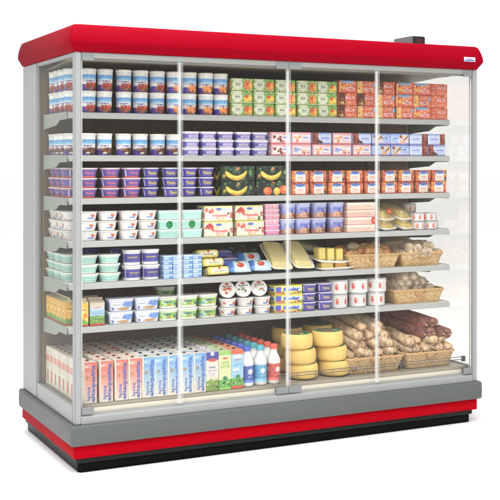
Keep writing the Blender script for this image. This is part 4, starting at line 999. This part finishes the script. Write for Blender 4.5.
box_rows(kn, [1.222], [z6, z6 + .0475, z6 + .095], SH + .06, 'yellow snack box with blue lettering', 'snack box', 'yellow snack boxes on the sixth shelf', 'sixth shelf', rj=2.5, jit=.004)
pc = pot('cream_pot', purple_front(1, 'Panna'), .080, .078, .0465, .84, .022, lidc=(216, 212, 228), lidh=.006, over=.0025, side=purple_front(1), fw=.084)
box_rows(pc, [1.350, 1.446], [z6, z6 + .0475, z6 + .095], SH + .052, 'small purple cream pot with yellow lettering', 'cream pot', 'purple cream pots on the sixth shelf', 'sixth shelf', rj=5)
def can_front():
    c = Cv(.34, .072, (234, 232, 230)); 
    for k in range(6): x = (k + .5) / 6; c.ell(x, .52, .13, .24, (214, 104, 84)); c.ell(x + .012, .62, .07, .09, (236, 180, 160)); c.lines(x + .035, x + .075, (.7, .5, .3), .03, (150, 160, 160), k)
    c.rect(0, .0, 1, .07, (206, 206, 206)); c.rect(0, .93, 1, 1, (206, 206, 206)); return c
cn = pot('round_can', can_front(), .112, .112, .0755, .99, .056, lidc=(214, 212, 208), lidh=.004, over=.0008, fw=.33)
cn2 = pot('round_can', can_front(), .100, .100, .0755, .99, .05, lidc=(214, 212, 208), lidh=.004, over=.0008, fw=.30)
box_rows(lambda i, j, k: cn if j else cn2, [1.548, 1.668, 1.79], [z6, z6 + .0765], SH + .066, lambda i, j: 'wide white round can with red ovals' if j else 'white round can with red ovals', 'round can', 'white cans on the sixth shelf', 'sixth shelf', rj=40)

# ---- deck: milk cartons
zd = DECK - .002
def milk_front(kind):
    c = Cv(.068, .192, (232, 224, 210), .0014)
    if kind in ('red', 'blue'):
        a, b = ((222, 110, 92), (226, 160, 140)) if kind == 'red' else ((116, 172, 222), (160, 198, 226))
        for k in range(24):
            t = k / 23; col = np.array(a) * t + np.array((234, 222, 206)) * (1 - t); c.rect(.10, k / 24, 1, (k + 1.05) / 24, col)  # fade to cream at the foot paints in the white floor's reflection
        c.rect(.1, .86, .62, .97, b, .2); c.text('latte', .27, .91, .035, (240, 236, 230), wid=.3)
        tx = (98, 104, 176) if kind == 'red' else (84, 120, 190)
        c.text('altaqualita', .74, .48, .40 * .068 / .192, tx, rot=math.pi / 2, wid=.92, bold=1.7)
        c.text('latte', .38, .24, .26 * .068 / .192, tx, rot=math.pi / 2, wid=.34, bold=.8)
        c.ell(.30, .64, .035, .035, (150, 120, 70)); c.ell(.30, .64, .022, .022, (206, 170, 90)); c.lines(.16, .6, (.70, .74), .008, (240, 230, 220), 2)
    elif kind == 'purple':
        c.rect(0, .80, 1, 1, (86, 86, 170)); c.ell(.5, .96, .055, .05, (240, 240, 240)); c.ell(.52, .80, .13, .045, (206, 90, 70)); c.rect(0, 0, 1, .27, (140, 170, 80)); c.blobs(9, 0, 1, .2, .3, .03, [(120, 156, 66), (170, 190, 100)], 2); c.blobs(7, .1, .9, .06, .2, .022, [(60, 50, 50), (226, 220, 210), (96, 80, 150)], 3)
        c.text('latte', .5, .62, .06, (110, 100, 170), wid=.5); c.text('fresco intero', .5, .53, .035, (120, 110, 176), wid=.74); c.lines(.25, .75, (.46, .42), .01, (130, 120, 180))
    elif kind == 'green':
        c.rect(0, 0, 1, .97, (222, 226, 180)); c.rect(0, .9, 1, 1, (166, 206, 120)); c.rect(.3, .80, .7, .84, (214, 80, 60), .4); c.text('LATTE', .5, .70, .06, (130, 180, 90), wid=.6, bold=1.6); c.text('LATTE', .5, .60, .08, (150, 190, 100), wid=.7, bold=1.8); c.rect(0, 0, 1, .26, (120, 184, 90)); c.ell(.5, .3, .07, .05, (60, 150, 90)); c.blobs(5, .15, .85, .12, .2, .022, [(50, 50, 50), (240, 240, 236)], 2); c.rect(0, 0, 1, .06, (160, 206, 110))
    else:
        c.rect(0, 0, 1, .9, (170, 206, 228)); c.rect(0, .9, 1, 1, (226, 110, 70)); c.rect(.15, .80, .85, .88, (226, 232, 236)); c.text('LATTE', .5, .75, .03, (206, 80, 60), wid=.5); c.text('LATTE', .55, .62, .06, (120, 170, 214), wid=.6, bold=1.6); c.ell(.4, .5, .1, .03, (240, 246, 250)); c.rect(0, 0, 1, .27, (120, 184, 90)); c.ell(.55, .31, .07, .045, (60, 150, 90)); c.blobs(5, .15, .85, .14, .22, .022, [(40, 40, 40), (240, 240, 236)], 5); c.rect(0, 0, 1, .07, (222, 96, 56))
    return c
CAPC = {'red': (150, 60, 56), 'blue': (74, 70, 80), 'purple': (236, 236, 236), 'green': (120, 160, 110), 'skyblue': (90, 60, 60)}
TOPC = {'red': (226, 216, 204), 'blue': (226, 222, 214), 'purple': (214, 210, 206), 'green': (206, 214, 180), 'skyblue': (222, 160, 130)}
def milk(kind):
    fr = milk_front(kind); w = .0665
    sd = Cv(.068, .192, (232, 224, 212), .0014); sd.lines(.2, .8, (.9, .84, .6, .56, .52, .48, .2, .16), .012, (190, 150, 140) if kind == 'red' else (150, 170, 196), 3)
    if kind == 'red': sd.rect(.08, .62, .92, .80, (224, 150, 136), .1); sd.rect(.3, .1, .7, .4, (214, 120, 110), .2)
    elif kind in ('purple', 'green', 'skyblue'): sd.rect(0, 0, 1, .26, (130, 176, 84)); sd.rect(0, .9, 1, 1, TOPC[kind])
    b = carton('milk_carton', fr, w, .066, .190, side=sd, top=TOPC[kind], r=.002)
    cp_ = MB().loft([(.1902, .0078, .0078, .0078), (.1955, .0078, .0078, .0078), (.1962, .0070, .0070, .0070)], 16, C=CAPC[kind], top=tuple(min(255, v + 15) for v in CAPC[kind])).obj('screw_cap', M['plastic'], b); cp_.location = (0, .012, 0)
    mb = MB(); mb.box((-w / 2 + .001, -.026, .1902), (w / 2 - .001, -.0245, .1915), C=TOPC[kind]); mb.obj('top_seam', M['card'], b)
    return rooted(b, 'carton_body')
mk_ = {k: milk(k) for k in ('red', 'blue', 'purple', 'green', 'skyblue')}
mx = [.094, .1725, .248, .3165, .3825, .4465, .513, .5825, .6475, .7165, .784, .8525]
mk_kind = ['red'] * 4 + ['blue'] * 5 + ['purple', 'green', 'skyblue']
mlook = {'red': 'pink-red milk carton', 'blue': 'blue milk carton', 'purple': 'purple-topped cream milk carton', 'green': 'green and cream milk carton', 'skyblue': 'orange-topped sky blue milk carton'}
cnt = {}
for i, (x, kd) in enumerate(zip(mx, mk_kind)):
    cnt[kd] = cnt.get(kd, 0) + 1
    for k in range(8):
        o = dup(mk_[kd]); o.location = (x + (-.022 if i == 0 and k else -.004 if i == 1 and k else 0) + random.uniform(-.001, .001), .098 + k * .0685 + random.uniform(-.002, .002), zd + .0005 + (random.uniform(0, .003) if k else 0)); o.rotation_euler = (0, 0, R(random.uniform(-2, 1)))
        who = mlook[kd] + (f', {ORD[cnt[kd] - 1]} {kd} column from left' if kd in ('red', 'blue') else '')
        tag(o, f'{who}, {ORD[k] + " row back" if k else "front row"}, bottom deck', 'milk carton', 'milk cartons on the bottom deck')
# bottles
def bottle(lab, capc):
    c = Cv(.21, .2, (236, 236, 234), .0016); c.rect(0, .10, 1, .52, lab); c.rect(0, .10, 1, .16, tuple(min(255, v + 50) for v in lab)); 
    for q in (.2, .5, .8):
        for a in range(3): c.ell(q, .37, .085, .022, (240, 240, 240), a * math.pi / 3 + .5)
        c.ell(q, .37, .05, .05, (240, 240, 240)); c.lines(q - .07, q + .07, (.24,), .02, (236, 236, 240), 2)
    Rr = .0345
    P = [(0, .030), (.003, .0335), (.012, Rr), (.10, Rr), (.118, .0335), (.135, .0285), (.148, .0215), (.158, .0172), (.170, .0165), (.1735, .0165)]
    rows = []
    for (za, ra), (zb, rb) in zip(P[:-1], P[1:]):
        m = max(1, int((zb - za) / .004))
        for q in range(m): t = q / m; rows.append((za + (zb - za) * t, ra + (rb - ra) * t))
    rows.append(P[-1])
    b = MB().loft([(z, r, r, r, z / .2) for z, r in rows], 64, c).obj('milk_bottle', M['plastic'], None, True)
    MB().loft([(.1738, .0195, .0195, .0195), (.195, .0190, .0190, .0190), (.197, .0175, .0175, .0175)], 28, C=capc, top=tuple(min(255, v + 12) for v in capc), disp=lambda u, t: .0004 * np.sin(u * 2 * np.pi * 14)).obj('bottle_cap', M['plastic'], b, True)
    return rooted(b, 'bottle_body')
bts = [bottle((72, 100, 176), (86, 110, 206)), bottle((110, 178, 214), (90, 186, 200)), bottle((208, 88, 76), (220, 100, 70))]
for i, (x, nm) in enumerate(zip((.925, 1.001, 1.077), ('dark blue label and blue cap', 'light blue label and teal cap', 'red label and orange cap'))):
    for k in range(6):
        o = dup(bts[i]); o.location = (x + random.uniform(-.002, .002), .112 + k * .076, zd + .0005 ); o.rotation_euler = (0, 0, R(random.uniform(-9, 9) + 4))
        tag(o, f'white milk bottle with {nm}, {ORD[k] + " row back" if k else "front row"}, bottom deck', 'milk bottle', 'milk bottles on the bottom deck')
# cheese wheels
def wheel():
    r = .083; P = [(0, .070), (.004, .077), (.012, .0815), (.024, .0832), (.040, .0838), (.056, .0830), (.066, .0805), (.0725, .0765), (.0755, .0715)]
    side = Cv(.6, .075, (238, 206, 118), .003).speckle(4, 2); b = MB().loft([(z, q, q, q, z / .0755) for z, q in P], 96, side, top=(228, 202, 116)).obj('round_cheese', M['food'], None, True)
    c = Cv(.15, .15, (84, 150, 106), .0015); c.ell(.5, .5, .42, .42, (60, 130, 88)); c.blobs(16, .14, .86, .14, .86, .09, [(206, 110, 70), (90, 160, 110), (70, 120, 84), (226, 196, 120), (190, 90, 66)], 3); c.rect(.3, .40, .7, .6, (214, 120, 80), .5); c.text('toma', .5, .5, .12, (60, 60, 50), wid=.3)
    MB().loft([(.0757, .0705, .0705, .0705), (.0762, .0700, .0700, .0700)], 72, C=(90, 150, 106), top=c, ncap=24).obj('round_label', M['card'], b)
    return rooted(b, 'rind')
wh = wheel()
WP = [(1.270, .165, 0, 'lower wheel of left front cheese stack'), (1.256, .160, 1, 'middle wheel of left front cheese stack'), (1.236, .160, 2, 'top wheel of left front cheese stack'),
      (1.462, .165, 0, 'lower wheel of right front cheese stack'), (1.449, .170, 1, 'middle wheel of right front cheese stack'), (1.422, .165, 2, 'top wheel of right front cheese stack'),
      (1.30, .37, 0, 'lower wheel of rear left cheese stack'), (1.30, .37, 1, 'middle wheel of rear left cheese stack'), (1.29, .365, 2, 'top wheel of rear left cheese stack'),
      (1.49, .38, 0, 'lower wheel of rear right cheese stack'), (1.49, .375, 1, 'middle wheel of rear right cheese stack'), (1.485, .38, 2, 'top wheel of rear right cheese stack')]
for x, y, k, lb in WP:
    o = dup(wh); o.location = (x, y, zd + .001 + k * .0775 + .004); o.rotation_euler = (R(random.uniform(-1, 1)), 0, R(random.uniform(-60, 60))); tag(o, lb + ', yellow with green label', 'cheese wheel', 'cheese wheels on the bottom deck')
# deck baskets
bkD = basket(.365, .34, .080, name='wicker_basket'); put_basket(bkD, 1.680, .262, zd + .002, 'large wicker basket of long pale salamis, left on bottom deck')
bkE = basket(.320, .34, .080, name='wicker_basket'); put_basket(bkE, 2.035, .262, zd + .002, 'large wicker basket under dark salamis, right on bottom deck')
pale = [sausage_proto('pale_salami', .38, .030, CREAM, CREAM2, 5), sausage_proto('pale_salami', .37, .026, (234, 208, 172), (180, 140, 104), 6), sausage_proto('pale_salami', .35, .029, (240, 226, 200), (190, 156, 118), 7)]
dark = [sausage_proto('dark_salami', .44, .032, (176, 112, 88), (92, 54, 44), 8), sausage_proto('dark_salami', .43, .030, (190, 134, 108), (104, 60, 50), 9)]
def lay_s(src, x, y, z, rz, rx, label, grp):
    o = dup(src); o.location = (x, y, z); o.rotation_euler = (R(rx), 0, R(rz)); tag(o, label, 'salami', grp)
for lay, (n_, z, dx, yy) in enumerate([(6, .072, .057, .30), (6, .120, .057, .31), (5, .167, .059, .33), (4, .213, .060, .35), (3, .250, .060, .385)]):
    for i in range(n_):
        xx = 1.672 + (i - (n_ - 1) / 2) * dx + random.uniform(-.005, .005) + (.010 * lay)
        lay_s(pale[(i + lay) % 3], xx, yy + random.uniform(-.022, .018), zd + z + random.uniform(-.004, .006), random.uniform(5, 13), 10 + random.uniform(-2, 3),
              f'pale cream salami, {ORD[i]} from left, {ORD[lay]} layer up, left bottom-deck basket', 'pale salamis in the left deck basket')
for lay, (n_, z, dx, yy) in enumerate([(5, .072, .056, .30), (6, .118, .050, .30), (5, .158, .052, .32)]):
    for i in range(n_):
        xx = 2.035 + (i - (n_ - 1) / 2) * dx
        lay_s(pale[(i + lay + 1) % 3], xx, yy + random.uniform(-.02, .02), zd + z + random.uniform(-.004, .005), random.uniform(0, 7), 9,
              f'pale cream salami, {ORD[i]} from left, {["bottom", "middle", "top"][lay]} layer, right bottom-deck basket', 'pale salamis in the right deck basket')
for i, (x, z, yy, rz) in enumerate([(1.965, .207, .355, 17), (2.03, .208, .345, 15), (2.095, .205, .34, 12), (2.155, .198, .34, 8), (1.995, .253, .38, 17), (2.07, .254, .37, 14)]):
    lay_s(dark[i % 2], x, yy, zd + z, rz, 9, f'dark red-brown salami, {ORD[i] if i < 4 else ORD[i - 4]} from left, {"lower" if i < 4 else "upper"} dark layer, bottom deck', 'dark salamis on the bottom deck')
print('objects', len(bpy.data.objects), 'labels', len(LABELS))
